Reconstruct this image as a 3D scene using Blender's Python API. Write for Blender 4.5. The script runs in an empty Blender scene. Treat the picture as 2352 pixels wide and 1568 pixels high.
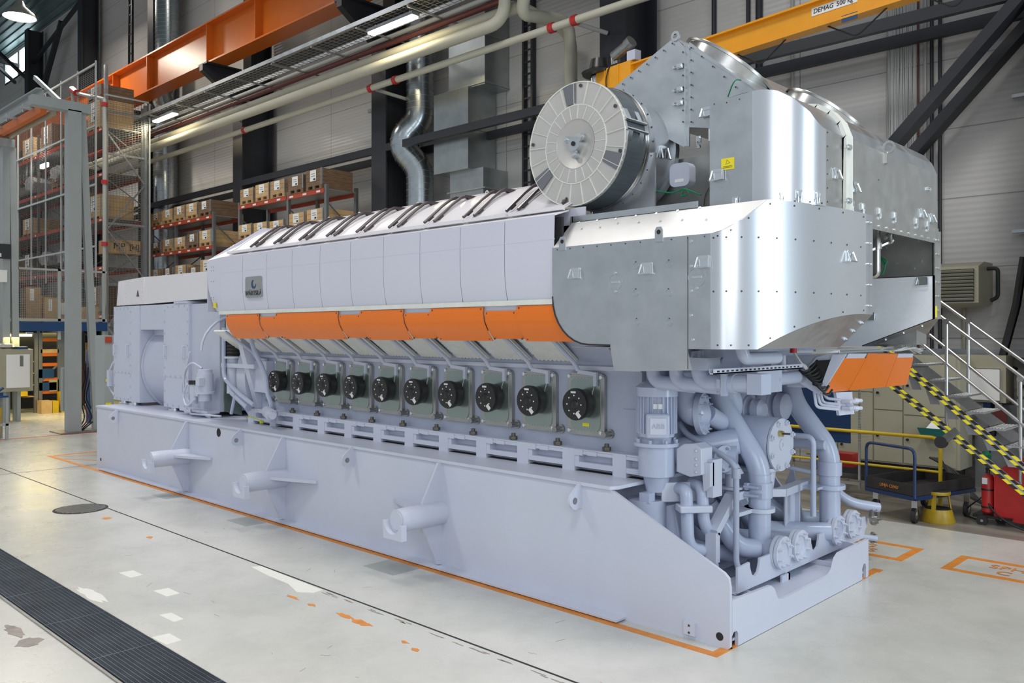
import bpy, bmesh, math, random
from mathutils import Vector, Matrix
R = random.Random(7)
PI = math.pi
sc = bpy.context.scene
col = sc.collection
sc.view_settings.view_transform = 'Standard'
sc.view_settings.look = 'None'
sc.view_settings.gamma = 1.0
sc.view_settings.exposure = 0.0

# ------------------------------------------------------------------ materials
def mat(name, c, rough=.5, metal=0.0, var=0.0, vscale=3.0, bump=0.0, bscale=40.0, coat=0.0, emis=None, estr=0.0, stretch=None, rvar=0.0, alpha=None):
    m = bpy.data.materials.new(name); m.use_nodes = True
    nt = m.node_tree; N = nt.nodes; L = nt.links
    b = N['Principled BSDF']
    b.inputs['Base Color'].default_value = (c[0], c[1], c[2], 1)
    b.inputs['Roughness'].default_value = rough
    b.inputs['Metallic'].default_value = metal
    if coat: b.inputs['Coat Weight'].default_value = coat; b.inputs['Coat Roughness'].default_value = .15
    if emis:
        b.inputs['Emission Color'].default_value = (*emis, 1); b.inputs['Emission Strength'].default_value = estr
    if alpha is not None: b.inputs['Alpha'].default_value = alpha
    if var or bump or rvar:
        tc = N.new('ShaderNodeTexCoord'); mp = N.new('ShaderNodeMapping')
        L.new(tc.outputs['Object'], mp.inputs['Vector'])
        if stretch: mp.inputs['Scale'].default_value = stretch
        if var or rvar:
            n = N.new('ShaderNodeTexNoise'); n.inputs['Scale'].default_value = vscale; n.inputs['Detail'].default_value = 7; n.inputs['Roughness'].default_value = .62
            L.new(mp.outputs['Vector'], n.inputs['Vector'])
        if var:
            r = N.new('ShaderNodeValToRGB')
            e = r.color_ramp.elements
            e[0].position = .3; e[1].position = .7
            e[0].color = (c[0]*(1-var), c[1]*(1-var), c[2]*(1-var), 1)
            e[1].color = (min(1, c[0]*(1+var)), min(1, c[1]*(1+var)), min(1, c[2]*(1+var)), 1)
            L.new(n.outputs['Fac'], r.inputs['Fac']); L.new(r.outputs['Color'], b.inputs['Base Color'])
        if rvar:
            q = N.new('ShaderNodeMapRange'); q.inputs['From Min'].default_value = .3; q.inputs['From Max'].default_value = .7
            q.inputs['To Min'].default_value = max(.02, rough-rvar); q.inputs['To Max'].default_value = min(1, rough+rvar)
            L.new(n.outputs['Fac'], q.inputs['Value']); L.new(q.outputs['Result'], b.inputs['Roughness'])
        if bump:
            n2 = N.new('ShaderNodeTexNoise'); n2.inputs['Scale'].default_value = bscale; n2.inputs['Detail'].default_value = 4
            L.new(mp.outputs['Vector'], n2.inputs['Vector'])
            bp = N.new('ShaderNodeBump'); bp.inputs['Strength'].default_value = bump; bp.inputs['Distance'].default_value = .01
            L.new(n2.outputs['Fac'], bp.inputs['Height']); L.new(bp.outputs['Normal'], b.inputs['Normal'])
    return m

M = {}
M['paint'] = mat('engine_paint', (.575, .61, .72), .34, var=.03, vscale=1.2, bump=.04, bscale=60)
M['paint2'] = mat('engine_paint_satin', (.52, .555, .665), .4, var=.03, vscale=2)
M['cast'] = mat('shaded_casting_paint', (.42, .46, .58), .42, bump=.15, bscale=90, var=.04)  # engine paint with the shade among the front parts mixed into its colour
M['pipe'] = mat('shaded_pipe_paint', (.46, .51, .65), .2, var=.03, vscale=2, bump=.03, bscale=40)  # same paint as the frame, darkened and blued to carry interior shading
M['cover'] = mat('cover_gloss_white', (.64, .65, .75), .16, var=.015, vscale=1)
M['hatchw'] = mat('hatch_white', (.76, .74, .77), .28)
M['orange'] = mat('orange_gloss', (.84, .185, .008), .28, var=.03, vscale=2)
M['galv'] = mat('galvanised_sheet', (.50, .53, .56), .36, metal=.85, var=.07, vscale=5, bump=.02, bscale=200, rvar=.07)
M['galvb'] = mat('bright_galvanised_sheet', (.68, .71, .75), .28, metal=.88, var=.015, vscale=3)
M['galvp'] = mat('daylight_paled_zinc', (.86, .9, .95), .4, metal=.1, var=.03, vscale=20)  # zinc paled so that reflected daylight sits in the base colour
M['facem'] = mat('brushed_stainless_face', (.60, .585, .555), .45, metal=.6, var=.05, vscale=4)
M['galvs'] = mat('matt_zinc_sheet', (.52, .52, .52), .5, metal=.6, var=.04, vscale=5)
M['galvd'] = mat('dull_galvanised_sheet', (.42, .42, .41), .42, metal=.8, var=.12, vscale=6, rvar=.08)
M['galvw'] = mat('light_zinc_sheet', (.80, .81, .75), .45, metal=.2, var=.06, vscale=9)
M['zinc'] = mat('zinc_hardware', (.72, .76, .78), .25, metal=1.0)
M['stain'] = mat('stainless_tube', (.55, .54, .52), .25, metal=1.0, var=.1, vscale=10)
M['steel'] = mat('bare_steel', (.34, .34, .33), .35, metal=.9, var=.15, vscale=12)
M['rivet'] = mat('dark_screw', (.09, .09, .09), .4, metal=.6)
M['black'] = mat('black_plastic', (.015, .014, .014), .35)
M['rubber'] = mat('black_rubber', (.02, .02, .022), .6)
M['gap'] = mat('dark_gap', (.02, .02, .022), .8)
M['handle'] = mat('dark_brown_handle', (.06, .045, .05), .35)
M['railm'] = mat('handrail_tube', (.42, .41, .40), .32, metal=.9, var=.1, vscale=6)
M['doorg'] = mat('crankcase_door_plate', (.30, .36, .34), .22, metal=.75, var=.06, vscale=4)
M['yellow'] = mat('yellow_label', (.85, .72, .02), .5)
M['white'] = mat('white_label', (.8, .8, .78), .5)
M['red'] = mat('red_paint', (.45, .02, .02), .35, var=.08)
M['dsteel'] = mat('dark_structural_steel', (.022, .024, .03), .45, var=.12, vscale=2)
M['green'] = mat('green_wire', (.0, .18, .07), .5)
M['cable'] = mat('white_cable', (.55, .56, .55), .5)
M['blackc'] = mat('black_cable', (.012, .012, .013), .5)
M['plas'] = mat('protective_film', (.22, .22, .24), .15, metal=.5)
M['bronze'] = mat('green_passivated_plate', (.20, .26, .22), .3, metal=.6, var=.35, vscale=4)
M['nut'] = mat('dark_nut', (.14, .13, .11), .4, metal=.7)
M['yg'] = mat('yellow_green_wire', (.45, .5, .03), .5)
M['brass'] = mat('brass_fitting', (.6, .5, .2), .3, metal=1)

# ------------------------------------------------------------------ mesh helpers
WL = {}
def W(o): return WL.get(o.name, Vector((0, 0, 0)))
class MB:
    def __init__(s): s.bm = bmesh.new()
    def _f(s, vs, mi=0):
        try:
            f = s.bm.faces.new(vs); f.material_index = mi; return f
        except ValueError: return None
    def face(s, pts, mi=0):
        s._f([s.bm.verts.new(p) for p in pts], mi); return s
    def box(s, x0, x1, y0, y1, z0, z1, mi=0):
        v = [s.bm.verts.new((x, y, z)) for x in (x0, x1) for y in (y0, y1) for z in (z0, z1)]
        for q in ((0,1,3,2),(4,6,7,5),(0,4,5,1),(2,3,7,6),(0,2,6,4),(1,5,7,3)): s._f([v[i] for i in q], mi)
        return s
    def obox(s, c, ux, uy, uz, mi=0):   # oriented box: centre + half vectors
        c = Vector(c); ux, uy, uz = Vector(ux), Vector(uy), Vector(uz)
        v = [s.bm.verts.new(c+a*ux+b*uy+d*uz) for a in (-1,1) for b in (-1,1) for d in (-1,1)]
        for q in ((0,1,3,2),(4,6,7,5),(0,4,5,1),(2,3,7,6),(0,2,6,4),(1,5,7,3)): s._f([v[i] for i in q], mi)
        return s
    def bar(s, p, q, w, h, up=(0,0,1), mi=0):   # rectangular bar between two points
        p, q = Vector(p), Vector(q); d = q-p; L = d.length
        if L < 1e-6: return s
        d /= L; u = Vector(up); sd = d.cross(u)
        if sd.length < 1e-4: sd = d.cross(Vector((1, 0, 0)))
        sd.normalize(); u2 = sd.cross(d).normalized()
        return s.obox((p+q)/2, d*L/2, sd*w/2, u2*h/2, mi)
    def cyl(s, p, q, r, n=16, r2=None, mi=0, caps=True):
        p, q = Vector(p), Vector(q); d = (q-p).normalized(); r2 = r if r2 is None else r2
        a = d.orthogonal().normalized(); b = d.cross(a)
        A = [s.bm.verts.new(p+(a*math.cos(2*PI*i/n)+b*math.sin(2*PI*i/n))*r) for i in range(n)]
        B = [s.bm.verts.new(q+(a*math.cos(2*PI*i/n)+b*math.sin(2*PI*i/n))*r2) for i in range(n)]
        for i in range(n): s._f([A[i], A[(i+1)%n], B[(i+1)%n], B[i]], mi)
        if caps: s._f(A[::-1], mi); s._f(B, mi)
        return s
    def ring(s, p, d, r0, r1, w, n=24, mi=0):   # flat annulus with thickness w along d
        p, d = Vector(p), Vector(d).normalized(); a = d.orthogonal().normalized(); b = d.cross(a)
        def C(r, o): return [s.bm.verts.new(p+d*o+(a*math.cos(2*PI*i/n)+b*math.sin(2*PI*i/n))*r) for i in range(n)]
        a0, a1, b0, b1 = C(r0, 0), C(r1, 0), C(r0, w), C(r1, w)
        for i in range(n):
            j = (i+1) % n
            s._f([a0[i], a0[j], a1[j], a1[i]], mi); s._f([b0[i], b1[i], b1[j], b0[j]], mi)
            s._f([a1[i], a1[j], b1[j], b1[i]], mi); s._f([a0[i], b0[i], b0[j], a0[j]], mi)
        return s
    def tube(s, pts, r, n=10, bend=None, mi=0, caps=True, seg=5):
        pts = [Vector(p) for p in pts]
        if bend:
            o = [pts[0]]
            for i in range(1, len(pts)-1):
                A, B, C_ = pts[i-1], pts[i], pts[i+1]
                da, dc = A-B, C_-B; la, lc = da.length, dc.length
                if la < 1e-5 or lc < 1e-5: continue
                t = min(bend, la*.48, lc*.48)
                p0, p1 = B+da/la*t, B+dc/lc*t
                for k in range(seg+1):
                    u = k/seg; o.append(p0*(1-u)**2+B*2*u*(1-u)+p1*u*u)
            o.append(pts[-1]); pts = o
        P = [pts[0]]
        for p in pts[1:]:
            if (p-P[-1]).length > 1e-5: P.append(p)
        if len(P) < 2: return s
        d0 = (P[1]-P[0]).normalized(); a = d0.orthogonal().normalized(); rings = []
        for i, p in enumerate(P):
            if i == 0: t = d0
            elif i == len(P)-1: t = (P[-1]-P[-2]).normalized()
            else: t = ((P[i+1]-p).normalized()+(p-P[i-1]).normalized())
            if t.length < 1e-6: t = d0
            t.normalize(); a = (a-t*a.dot(t)); a.normalize(); b = t.cross(a)
            rr = r[i] if isinstance(r, (list, tuple)) else r
            rings.append([s.bm.verts.new(p+(a*math.cos(2*PI*k/n)+b*math.sin(2*PI*k/n))*rr) for k in range(n)])
        for A, B in zip(rings, rings[1:]):
            for k in range(n): s._f([A[k], A[(k+1)%n], B[(k+1)%n], B[k]], mi)
        if caps: s._f(rings[0][::-1], mi); s._f(rings[-1], mi)
        return s
    def prism(s, poly, ax, a, b, mi=0):   # polygon in the plane perpendicular to ax, extruded a..b
        def P(u, v, w): return {'x': (w, u, v), 'y': (u, w, v), 'z': (u, v, w)}[ax]
        A = [s.bm.verts.new(P(u, v, a)) for u, v in poly]; B = [s.bm.verts.new(P(u, v, b)) for u, v in poly]
        n = len(poly)
        s._f(A[::-1], mi); s._f(B, mi)
        for i in range(n): s._f([A[i], A[(i+1)%n], B[(i+1)%n], B[i]], mi)
        return s
    def slab(s, pts, off, mi=0):   # 3-D polygon thickened by vector off
        off = Vector(off); A = [s.bm.verts.new(p) for p in pts]; B = [s.bm.verts.new(Vector(p)+off) for p in pts]; n = len(pts)
        s._f(A[::-1], mi); s._f(B, mi)
        for i in range(n): s._f([A[i], A[(i+1)%n], B[(i+1)%n], B[i]], mi)
        return s
    def lathe(s, prof, p, d, n=24, mi=0, caps=(1, 1)):   # prof: (distance along d, radius)
        p, d = Vector(p), Vector(d).normalized(); a = d.orthogonal().normalized(); b = d.cross(a); rings = []
        for t, r in prof:
            rings.append([s.bm.verts.new(p+d*t+(a*math.cos(2*PI*k/n)+b*math.sin(2*PI*k/n))*max(r, 1e-4)) for k in range(n)])
        for A, B in zip(rings, rings[1:]):
            for k in range(n): s._f([A[k], A[(k+1)%n], B[(k+1)%n], B[k]], mi)
        if caps[0]: s._f(rings[0][::-1], mi)
        if caps[1]: s._f(rings[-1], mi)
        return s
    def grid(s, rows, mi=0, close=False):
        V = [[s.bm.verts.new(p) for p in r] for r in rows]
        for A, B in zip(V, V[1:]):
            for k in range(len(A)-1): s._f([A[k], A[k+1], B[k+1], B[k]], mi)
        return s
    def dots(s, pts, d, r=.008, h=.004, mi=1, n=6):
        d = Vector(d).normalized()
        for p in pts: s.cyl(Vector(p), Vector(p)+d*h, r, n, mi=mi)
        return s
    def build(s, name, m, parent=None, smooth=35, bevel=0, solid=0, kind=None):
        me = bpy.data.meshes.new(name)
        bmesh.ops.recalc_face_normals(s.bm, faces=s.bm.faces)
        bnd = [e.index for e in s.bm.edges if e.is_boundary] if solid and not s.bm.edges.index_update() else []
        s.bm.to_mesh(me); s.bm.free()
        for q in (m if isinstance(m, (list, tuple)) else [m]): me.materials.append(M[q] if isinstance(q, str) else q)
        if smooth:
            for p in me.polygons: p.use_smooth = True
            me.set_sharp_from_angle(angle=math.radians(smooth))
            for i in bnd: me.edges[i].use_edge_sharp = True
        o = bpy.data.objects.new(name, me); col.objects.link(o)
        WL[o.name] = Vector((0, 0, 0))
        if parent is not None:
            o.parent = parent; o.location = -W(parent)
        if solid:
            md = o.modifiers.new('s', 'SOLIDIFY'); md.thickness = solid; md.offset = 0
        if bevel:
            md = o.modifiers.new('b', 'BEVEL'); md.width = bevel; md.segments = 2; md.limit_method = 'ANGLE'; md.angle_limit = math.radians(50)
        if kind: o['kind'] = kind
        return o
def tag(o, label=None, cat=None, group=None, kind=None):
    if label: o['label'] = label
    if cat: o['category'] = cat
    if group: o['group'] = group
    if kind: o['kind'] = kind
    return o
def thing(name, label, cat, loc=(0, 0, 0), group=None):
    o = bpy.data.objects.new(name, None); col.objects.link(o); o.empty_display_size = .1
    o.location = loc; WL[o.name] = Vector(loc)
    return tag(o, label, cat, group)
def part(mb, name, m, parent, **k):
    lab = k.pop('label', None)
    o = mb.build(name, m, parent, **k)
    if lab: o['label'] = lab
    return o
def struct(mb, name, m, **k): return tag(mb.build(name, m, **k), kind='structure')
def dup(root, loc, label=None, group=None):
    def cp(o, par):
        c = o.copy(); col.objects.link(c)
        if par is not None: c.parent = par
        for ch in o.children: cp(ch, c)
        return c
    r = cp(root, None); r.location = loc
    if label: r['label'] = label
    if group: r['group'] = group
    return r
def text(body, name, m, parent, origin, right, up, size, off=.003, align='CENTER', shear=0, ext=.0015, label=None):
    cu = bpy.data.curves.new(name, 'FONT'); cu.body = body; cu.size = size; cu.align_x = align; cu.align_y = 'CENTER'; cu.extrude = ext; cu.shear = shear; cu.resolution_u = 3
    tmp = bpy.data.objects.new('tmp', cu); col.objects.link(tmp)
    bpy.context.view_layer.update()
    me = bpy.data.meshes.new_from_object(tmp.evaluated_get(bpy.context.evaluated_depsgraph_get()))
    bpy.data.objects.remove(tmp); bpy.data.curves.remove(cu)
    r, u = Vector(right).normalized(), Vector(up).normalized(); n = r.cross(u)
    mt = Matrix((r, u, n)).transposed().to_4x4(); mt.translation = Vector(origin)+n*off
    me.transform(mt); me.materials.clear(); me.materials.append(M[m])
    o = bpy.data.objects.new(name, me); col.objects.link(o); WL[o.name] = Vector((0, 0, 0))
    if parent is not None: o.parent = parent; o.location = -W(parent)
    if label: o['label'] = label
    return o
def seq(a, b, n): return [a+(b-a)*i/(n-1) for i in range(n)]
def lerp3(a, b, t): return tuple(a[i]+(b[i]-a[i])*t for i in range(3))
def ptsline(a, b, n): return [lerp3(a, b, i/(n-1)) for i in range(n)]

# ------------------------------------------------------------------ camera
cam = bpy.data.cameras.new('camera'); co = bpy.data.objects.new('camera', cam); col.objects.link(co)
cam.sensor_width = 36; cam.lens = 1940/2352*36; cam.clip_end = 300
cam.shift_y = -(784-764)/2352
a_ = math.radians(46.03)
co.location = (3.245, -5.735, 2.4)
co.rotation_euler = (PI/2, 0, math.atan2(math.cos(a_), math.sin(a_)))
sc.camera = co

# ================================================================== SKID
HD = 1.10     # deck height
skid = thing('generator_set_base_frame', 'long pale grey welded steel base frame carrying the engine and generator on the floor', 'base frame', (-6.3, 1.34, 0))
def circ(cx, cz, r, n=14): return [(cx+r*math.cos(2*PI*i/n), cz+r*math.sin(2*PI*i/n)) for i in range(n)]
side = [(-12.63, .0), (-.02, .0), (0, .02), (0, .47), (-.012, .54), (-.05, .575), (-1.12, HD-.03), (-12.63, HD-.03)]
for y, nm in ((0, 'near'), (2.64, 'far')):
    mb = MB(); mb.prism(side if y == 0 else side[:1]+[(-.03, .0), (-.03, .3), (-.3, .33), (-.75, .6)]+side[-2:], 'y', y, y+.03)
    if y == 0:
        mb.cyl((-8.07, -.001, .985), (-8.07, .004, .985), .062, 20, mi=1)
        mb.cyl((-.087, -.001, .085), (-.087, .004, .085), .032, 16, mi=1)
        mb.cyl((-12.45, -.001, .15), (-12.45, .004, .15), .03, 12, mi=1)
    part(mb, 'side_plate', ['paint', 'gap'], skid)
deck = MB(); deck.prism([(-12.63, -.02), (-1.12, -.02), (-1.08, .05), (-1.08, 2.6), (-1.12, 2.69), (-12.63, 2.69)], 'z', HD-.03, HD)
part(deck, 'deck_plate', 'paint', skid)
part(MB().box(-12.63, -12.6, .03, 2.64, 0, HD-.03), 'end_plate', 'paint', skid)
part(MB().box(-1.35, -1.32, .03, 2.64, .05, HD-.03), 'bulkhead', 'paint2', skid)
part(MB().box(-12.6, -.03, .03, 2.64, .04, .06), 'bottom_plate', 'paint2', skid)
# front beam with stepped top and corner notches
fb = [(.035, .0), (.035, .1), (.06, .125), (.1, .125), (.125, .1), (.125, .0), (2.53, .0), (2.53, .11), (2.56, .15), (2.6, .15), (2.62, .11), (2.62, .0), (2.66, .0), (2.68, .02), (2.68, .37), (2.0, .362),
      (1.93, .33), (1.86, .23), (1.79, .2), (.86, .195), (.78, .215), (.72, .31), (.66, .35), (.035, .37)]
part(MB().prism(fb, 'x', -.03, 0), 'front_beam', 'paint', skid)
part(MB().box(-.45, -.03, .03, 2.62, .17, .19), 'front_shelf', 'paint2', skid)
part(MB().box(-12.2, -.97, -.13, 0, .012, .03), 'toe_strip', 'paint', skid)
part(MB().box(-.39, -.29, -.03, 0, .04, .14).dots([(-.34, -.03, .06), (-.34, -.03, .115)], (0, -1, 0), .01, .002), 'grounding_pad', ['paint', 'rivet'], skid)
for X in (-11.64, -7.385, -4.816, -1.446):      # lifting eyes
    e = MB(); e.prism([(.0, 1.10-.02), (-.04, 1.09), (-.15, 1.0), (-.17, .96), (-.165, .92), (-.13, .88), (-.09, .865), (-.04, .875), (0, .87)], 'x', X-.012, X+.012)
    e.cyl((X-.0135, -.1, .945), (X+.0135, -.1, .945), .03, 14, mi=1)
    part(e, 'lifting_eye', ['paint', 'steel'], skid)
for X, sg in ((-9.013, 1), (-6.307, 1), (-3.296, -1)):
    g = MB(); g.prism([(0, HD-.02), (-.05, HD-.03), (-.26, .69), (-.26, .46), (-.07, .04), (0, .03)], 'x', X-.015, X+.015)
    t = part(g, 'trunnion_gusset', 'paint', skid)
    part(MB().cyl((X, 0, .56), (X, -.5, .56), .118, 32), 'trunnion_barrel', 'paint', t)
    part(MB().cyl((X, -.5, .56), (X, -.575, .56), .118, 32, r2=.112).cyl((X, -.575, .56), (X, -.583, .56), .088, 32), 'trunnion_end', 'paint', t)
    hp = MB(); hp.prism([(X+sg*.0, -.27), (X+sg*.13, -.27), (X+sg*.72, -.05), (X+sg*.75, -.03), (X+sg*.75, 0), (X, 0)], 'z', .575, .61)
    part(hp, 'horizontal_gusset', 'paint', t)
    k = MB()
    arc = [(X+.12*math.cos(a), .56+.12*math.sin(a)) for a in [PI+PI*i/14 for i in range(15)]]
    k.prism([(X+.15, .56-.02), (X+.15, .39), (X-.13, .39), (X-.145, .56)]+arc[0:1]+arc[1:-1]+[(X+.12, .54)], 'y', -.64, -.575)
    part(k, 'keeper_saddle', 'paint', t)
# pipe support channel along the front edge
poly = [(.57, .25), (.57, .46)]
for yc, w in ((.86, .09), (1.28, .14), (1.62, .13), (2.03, .09), (2.45, .14), (2.81, .13), (3.08, .07)):
    a0 = [(yc-w, .47), (yc-w*.9, .42), (yc-w*.6, .36), (yc, .33), (yc+w*.6, .36), (yc+w*.9, .42), (yc+w, .47)]
    poly += [p for p in a0 if p[0] > poly[-1][0]+.004]
poly += [(3.22, .47), (3.3, .46), (3.3, .36), (3.24, .33), (3.22, .27), (3.18, .25)]
chn = part(MB().prism(poly, 'x', -.27, -.25).box(-.45, -.271, .57, 3.15, .235, .255), 'pipe_support_channel', 'paint', skid)
for y in (.12, .75, 2.1, 2.75): part(MB().box(-.42, -.1, y-.01, y+.01, .192, .234), 'support_foot', 'paint', skid)
part(MB().box(-.44, -.22, 1.42, 1.45, .06, .25).box(-.24, -.22, 1.3, 1.45, .06, .25), 'support_gusset', 'paint', skid)
part(MB().prism([(-.47, .2), (-.47, .5), (-.44, .52), (-.2, .3), (-.2, .2)], 'y', .33, .36).box(-.47, -.2, .33, .6, .2, .225), 'channel_end', 'paint', skid)

# ================================================================== ENGINE
PIT = .598
eng = thing('diesel_engine', 'long pale grey V engine with orange side band and ten crankcase doors', 'engine', (-4.6, 1.34, HD))
YF, YD = .42, .56       # foot face, door plane
cy = 1.34
blk = MB()
blk.box(-7.95, -1.2, YD, 2*cy-YD, HD+.03, 2.12)
blk.prism([(YD, 2.12), (.3, 2.34), (.0, 2.75), (0, 3.35), (2*cy, 3.35), (2*cy, 2.75), (2*cy-.3, 2.34), (2*cy-YD, 2.12)], 'x', -7.4, -1.45)
part(blk, 'engine_block', 'cast', eng)
part(MB().box(-7.85, -1.15, YF+.06, YD, HD+.19, HD+.2).box(-7.9, -1.2, YD-.02, YD+.01, 2.045, 2.085), 'block_ledge', 'paint', eng)
# foot rail with its windows
ft = MB(); w0 = HD
x0, x1 = -7.98, -1.0
nb = 12
xs = [-1.35-PIT*i for i in range(nb)]
ft.box(x0, x1, YF+.1, YF+.12, w0, 1.29)
edges = [x0]+sum([[x-.075, x+.075] for x in reversed(xs)], [])+[x1]
for i in range(0, len(edges), 2):
    a, b = edges[i], edges[i+1]
    if b-a < .05: continue
    ft.box(a, b, YF+.004, YF+.1, 1.262, 1.29).box(a, b, YF+.004, YF+.1, 1.14, 1.188)
    if b-a > .3:
        ft.box(a, a+.10, YF-.004, YF+.1, 1.25, 1.302).box(a+.16, a+.27, YF-.008, YF+.004, 1.258, 1.296)
        ft.box(a, a+.05, YF+.006, YF+.1, 1.188, 1.262)
for x in xs: ft.box(x-.075, x+.075, YF, YF+.1, w0, 1.306)
ft.box(x1-.03, x1, YF, YF+.1, w0, 1.3)
ft.box(x0, x1, YF+.02, YF+.1, w0+.002, w0+.004, mi=1)
part(ft, 'mounting_foot', ['paint', 'gap'], eng)
part(MB().box(x0, x1, YF+.01, YD+.02, 1.291, 1.307), 'foot_top', 'paint', eng)
for i in range(11):
    x = -1.544-PIT*i
    b = MB().cyl((x, .49, 1.312), (x, .49, 1.345), .042, 6).cyl((x, .49, 1.345), (x, .49, 1.375), .022, 10)
    part(b, 'anchor_bolt', 'nut', eng)
def rrect(x0, x1, z0, z1, r, n=4):
    o = []
    for cx, cz, a0 in ((x1-r, z1-r, 0), (x0+r, z1-r, 90), (x0+r, z0+r, 180), (x1-r, z0+r, 270)):
        for k in range(n+1):
            a = math.radians(a0+90*k/n); o.append((cx+r*math.cos(a), cz+r*math.sin(a)))
    return o
DR = -1.59; DL = -2.041
ZT, ZB = 2.019, 1.43
for i in range(10):
    a, b = DL-PIT*i, DR-PIT*i; m_ = (a+b)/2
    d = MB(); d.prism(rrect(a, b, ZB, ZT, .055), 'y', YD-.045, YD)
    d.prism(rrect(a+.045, b-.045, ZB+.04, ZT-.045, .07), 'y', YD-.052, YD-.04, mi=1)
    for X in (a+.03, b-.035):
        for Z in (ZB+.035, ZT-.035): d.cyl((X, YD-.045, Z), (X, YD-.06, Z), .017, 12, mi=2)
    nn = 12
    ZZ = ptsline((a+.05, YD-.053, ZT-.05), (b-.05, YD-.053, ZT-.05), 10)+ptsline((a+.05, YD-.053, ZB+.045), (b-.05, YD-.053, ZB+.045), 10)+ptsline((a+.05, YD-.053, ZB+.09), (a+.05, YD-.053, ZT-.09), 12)
    d.dots(ZZ, (0, -1, 0), .004, .002, mi=2, n=5)
    if i == 0: d.box(m_-.03, m_+.05, YD-.054, YD-.052, ZB+.085, ZB+.115, mi=3)
    do = part(d, 'crankcase_door', ['galvd', 'doorg', 'zinc', 'yellow'], eng)
    kx, kz = m_-.01, (ZB+ZT)/2+.005
    v = MB(); v.lathe([(0, .1), (.02, .135), (.06, .14), (.1, .15), (.135, .152), (.15, .145), (.152, .12)], (kx, YD-.05, kz), (0, -1, 0), 28)
    v.lathe([(0, .05), (.012, .04), (.02, .015)], (kx, YD-.2, kz), (0, -1, 0), 16)
    ann = [(kx+.085*math.cos(2*PI*k/8), YD-.2025, kz+.085*math.sin(2*PI*k/8)) for k in range(8)]
    v.dots(ann, (0, -1, 0), .0075, .004, mi=1, n=8)
    v.box(kx-.04, kx+.02, YD-.2045, YD-.2015, kz+.105, kz+.123, mi=2)
    v.obox((kx+.05, YD-.203, kz-.095), (.014, 0, .014), (-.022, 0, .022), (0, .0015, 0), mi=2)
    part(v, 'relief_valve', ['black', 'white', 'white'], do, label='round black pressure relief valve')
for i in range(12):      # drain knobs on the lower right of each door
    x = DR+.04-PIT*i; z = ZB+.03
    if x < -7.75: break
    part(MB().cyl((x, YD, z), (x, YD-.02, z), .045, 16).cyl((x, YD-.02, z), (x, YD-.1, z), .026, 14).cyl((x, YD-.1, z), (x, YD-.115, z), .03, 14), 'drain_knob', 'steel', eng)
# pale inspection covers leaning outward under the orange band
gx = -2.444      # gap centre at the bottom
for i in range(-1, 10):
    a, b = gx-.04-PIT*(i+1)+.06+.02, gx-.04-PIT*i-.02
    yb, yt, zb, zt = .5, .08, 2.125, 2.42
    c = MB()
    P0, P1, P2, P3 = (a, yb, zb), (b, yb, zb), (b, yt, zt), (a, yt, zt)
    c.slab([P0, P1, P2, P3], (0, .02, .02))
    c.dots(ptsline((a+.03, yb-.006, zb+.008), (b-.03, yb-.006, zb+.008), 9), (0, -.6, -.8), .008, .006, n=6)
    for q in (.2, .4, .6, .8): c.dots([lerp3((a+.012, yb-.004, zb), (a+.012, yt, zt), q)], (0, -.6, -.8), .009, .006)
    part(c, 'inspection_cover', ['galvw', 'zinc'], eng)
    # conduit between the covers
    X = gx-PIT*i
    if i > -1 or True:
        q = MB()
        q.tube([(X-.02, -.02, 2.42), (X-.02, .40, 2.12), (X, .44, 2.045)], .021, 8)
        q.bar((X, .44, 2.035), (X+.17, .5, 2.01), .03, .035).bar((X+.165, .5, 2.03), (X+.165, .5, 1.9), .035, .035)
        part(q, 'cable_conduit', 'paint2', eng)
        part(MB().tube([(X+.16, .5, 1.92), (X+.12, .5, 1.83), (X+.11, .53, 1.79), (X+.2, .54, 1.78)], .004, 5, bend=.03), 'sensor_wire', 'cable', eng)
# orange band
ob = [(-.27, 2.64), (-.28, 2.58), (-.265, 2.5), (-.22, 2.42), (-.145, 2.335)]
sx = [-7.32, -6.46, -6.07, -4.73, -4.32, -3.57, -3.15, -2.39, -1.97, -1.2]
for i in range(9):
    a, b = sx[i]+.004, sx[i+1]-.004
    short = i in (1, 3, 5, 7)
    pr = [(y+(.012 if short else 0), z) for y, z in ob]
    if short: pr[0] = (-.262, 2.6); pr[-1] = (-.14, 2.345)
    else: pr[-1] = (-.145, 2.325)
    g = MB(); g.grid([[(a, y, z) for y, z in pr], [(b, y, z) for y, z in pr]])
    g.dots([(a+.03, pr[0][0]-.004, pr[0][1]-.02), (b-.03, pr[0][0]-.004, pr[0][1]-.02), (a+.03, -.16, 2.345), (b-.03, -.16, 2.345)], (0, -1, 0), .007, .003)
    part(g, 'orange_panel', ['orange', 'rivet'], eng, solid=.006)
part(MB().box(-7.28, -1.36, -.25, -.24, 2.56, 2.66), 'panel_backing', 'paint', eng)
part(MB().box(-2.0, -1.4, 0, .01, 2.7, 3.5), 'hood_end_filler', 'cover', eng)
part(MB().box(-7.5, -1.4, -.285, -.23, 2.645, 2.69), 'trim_rail', 'galvw', eng)
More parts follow.
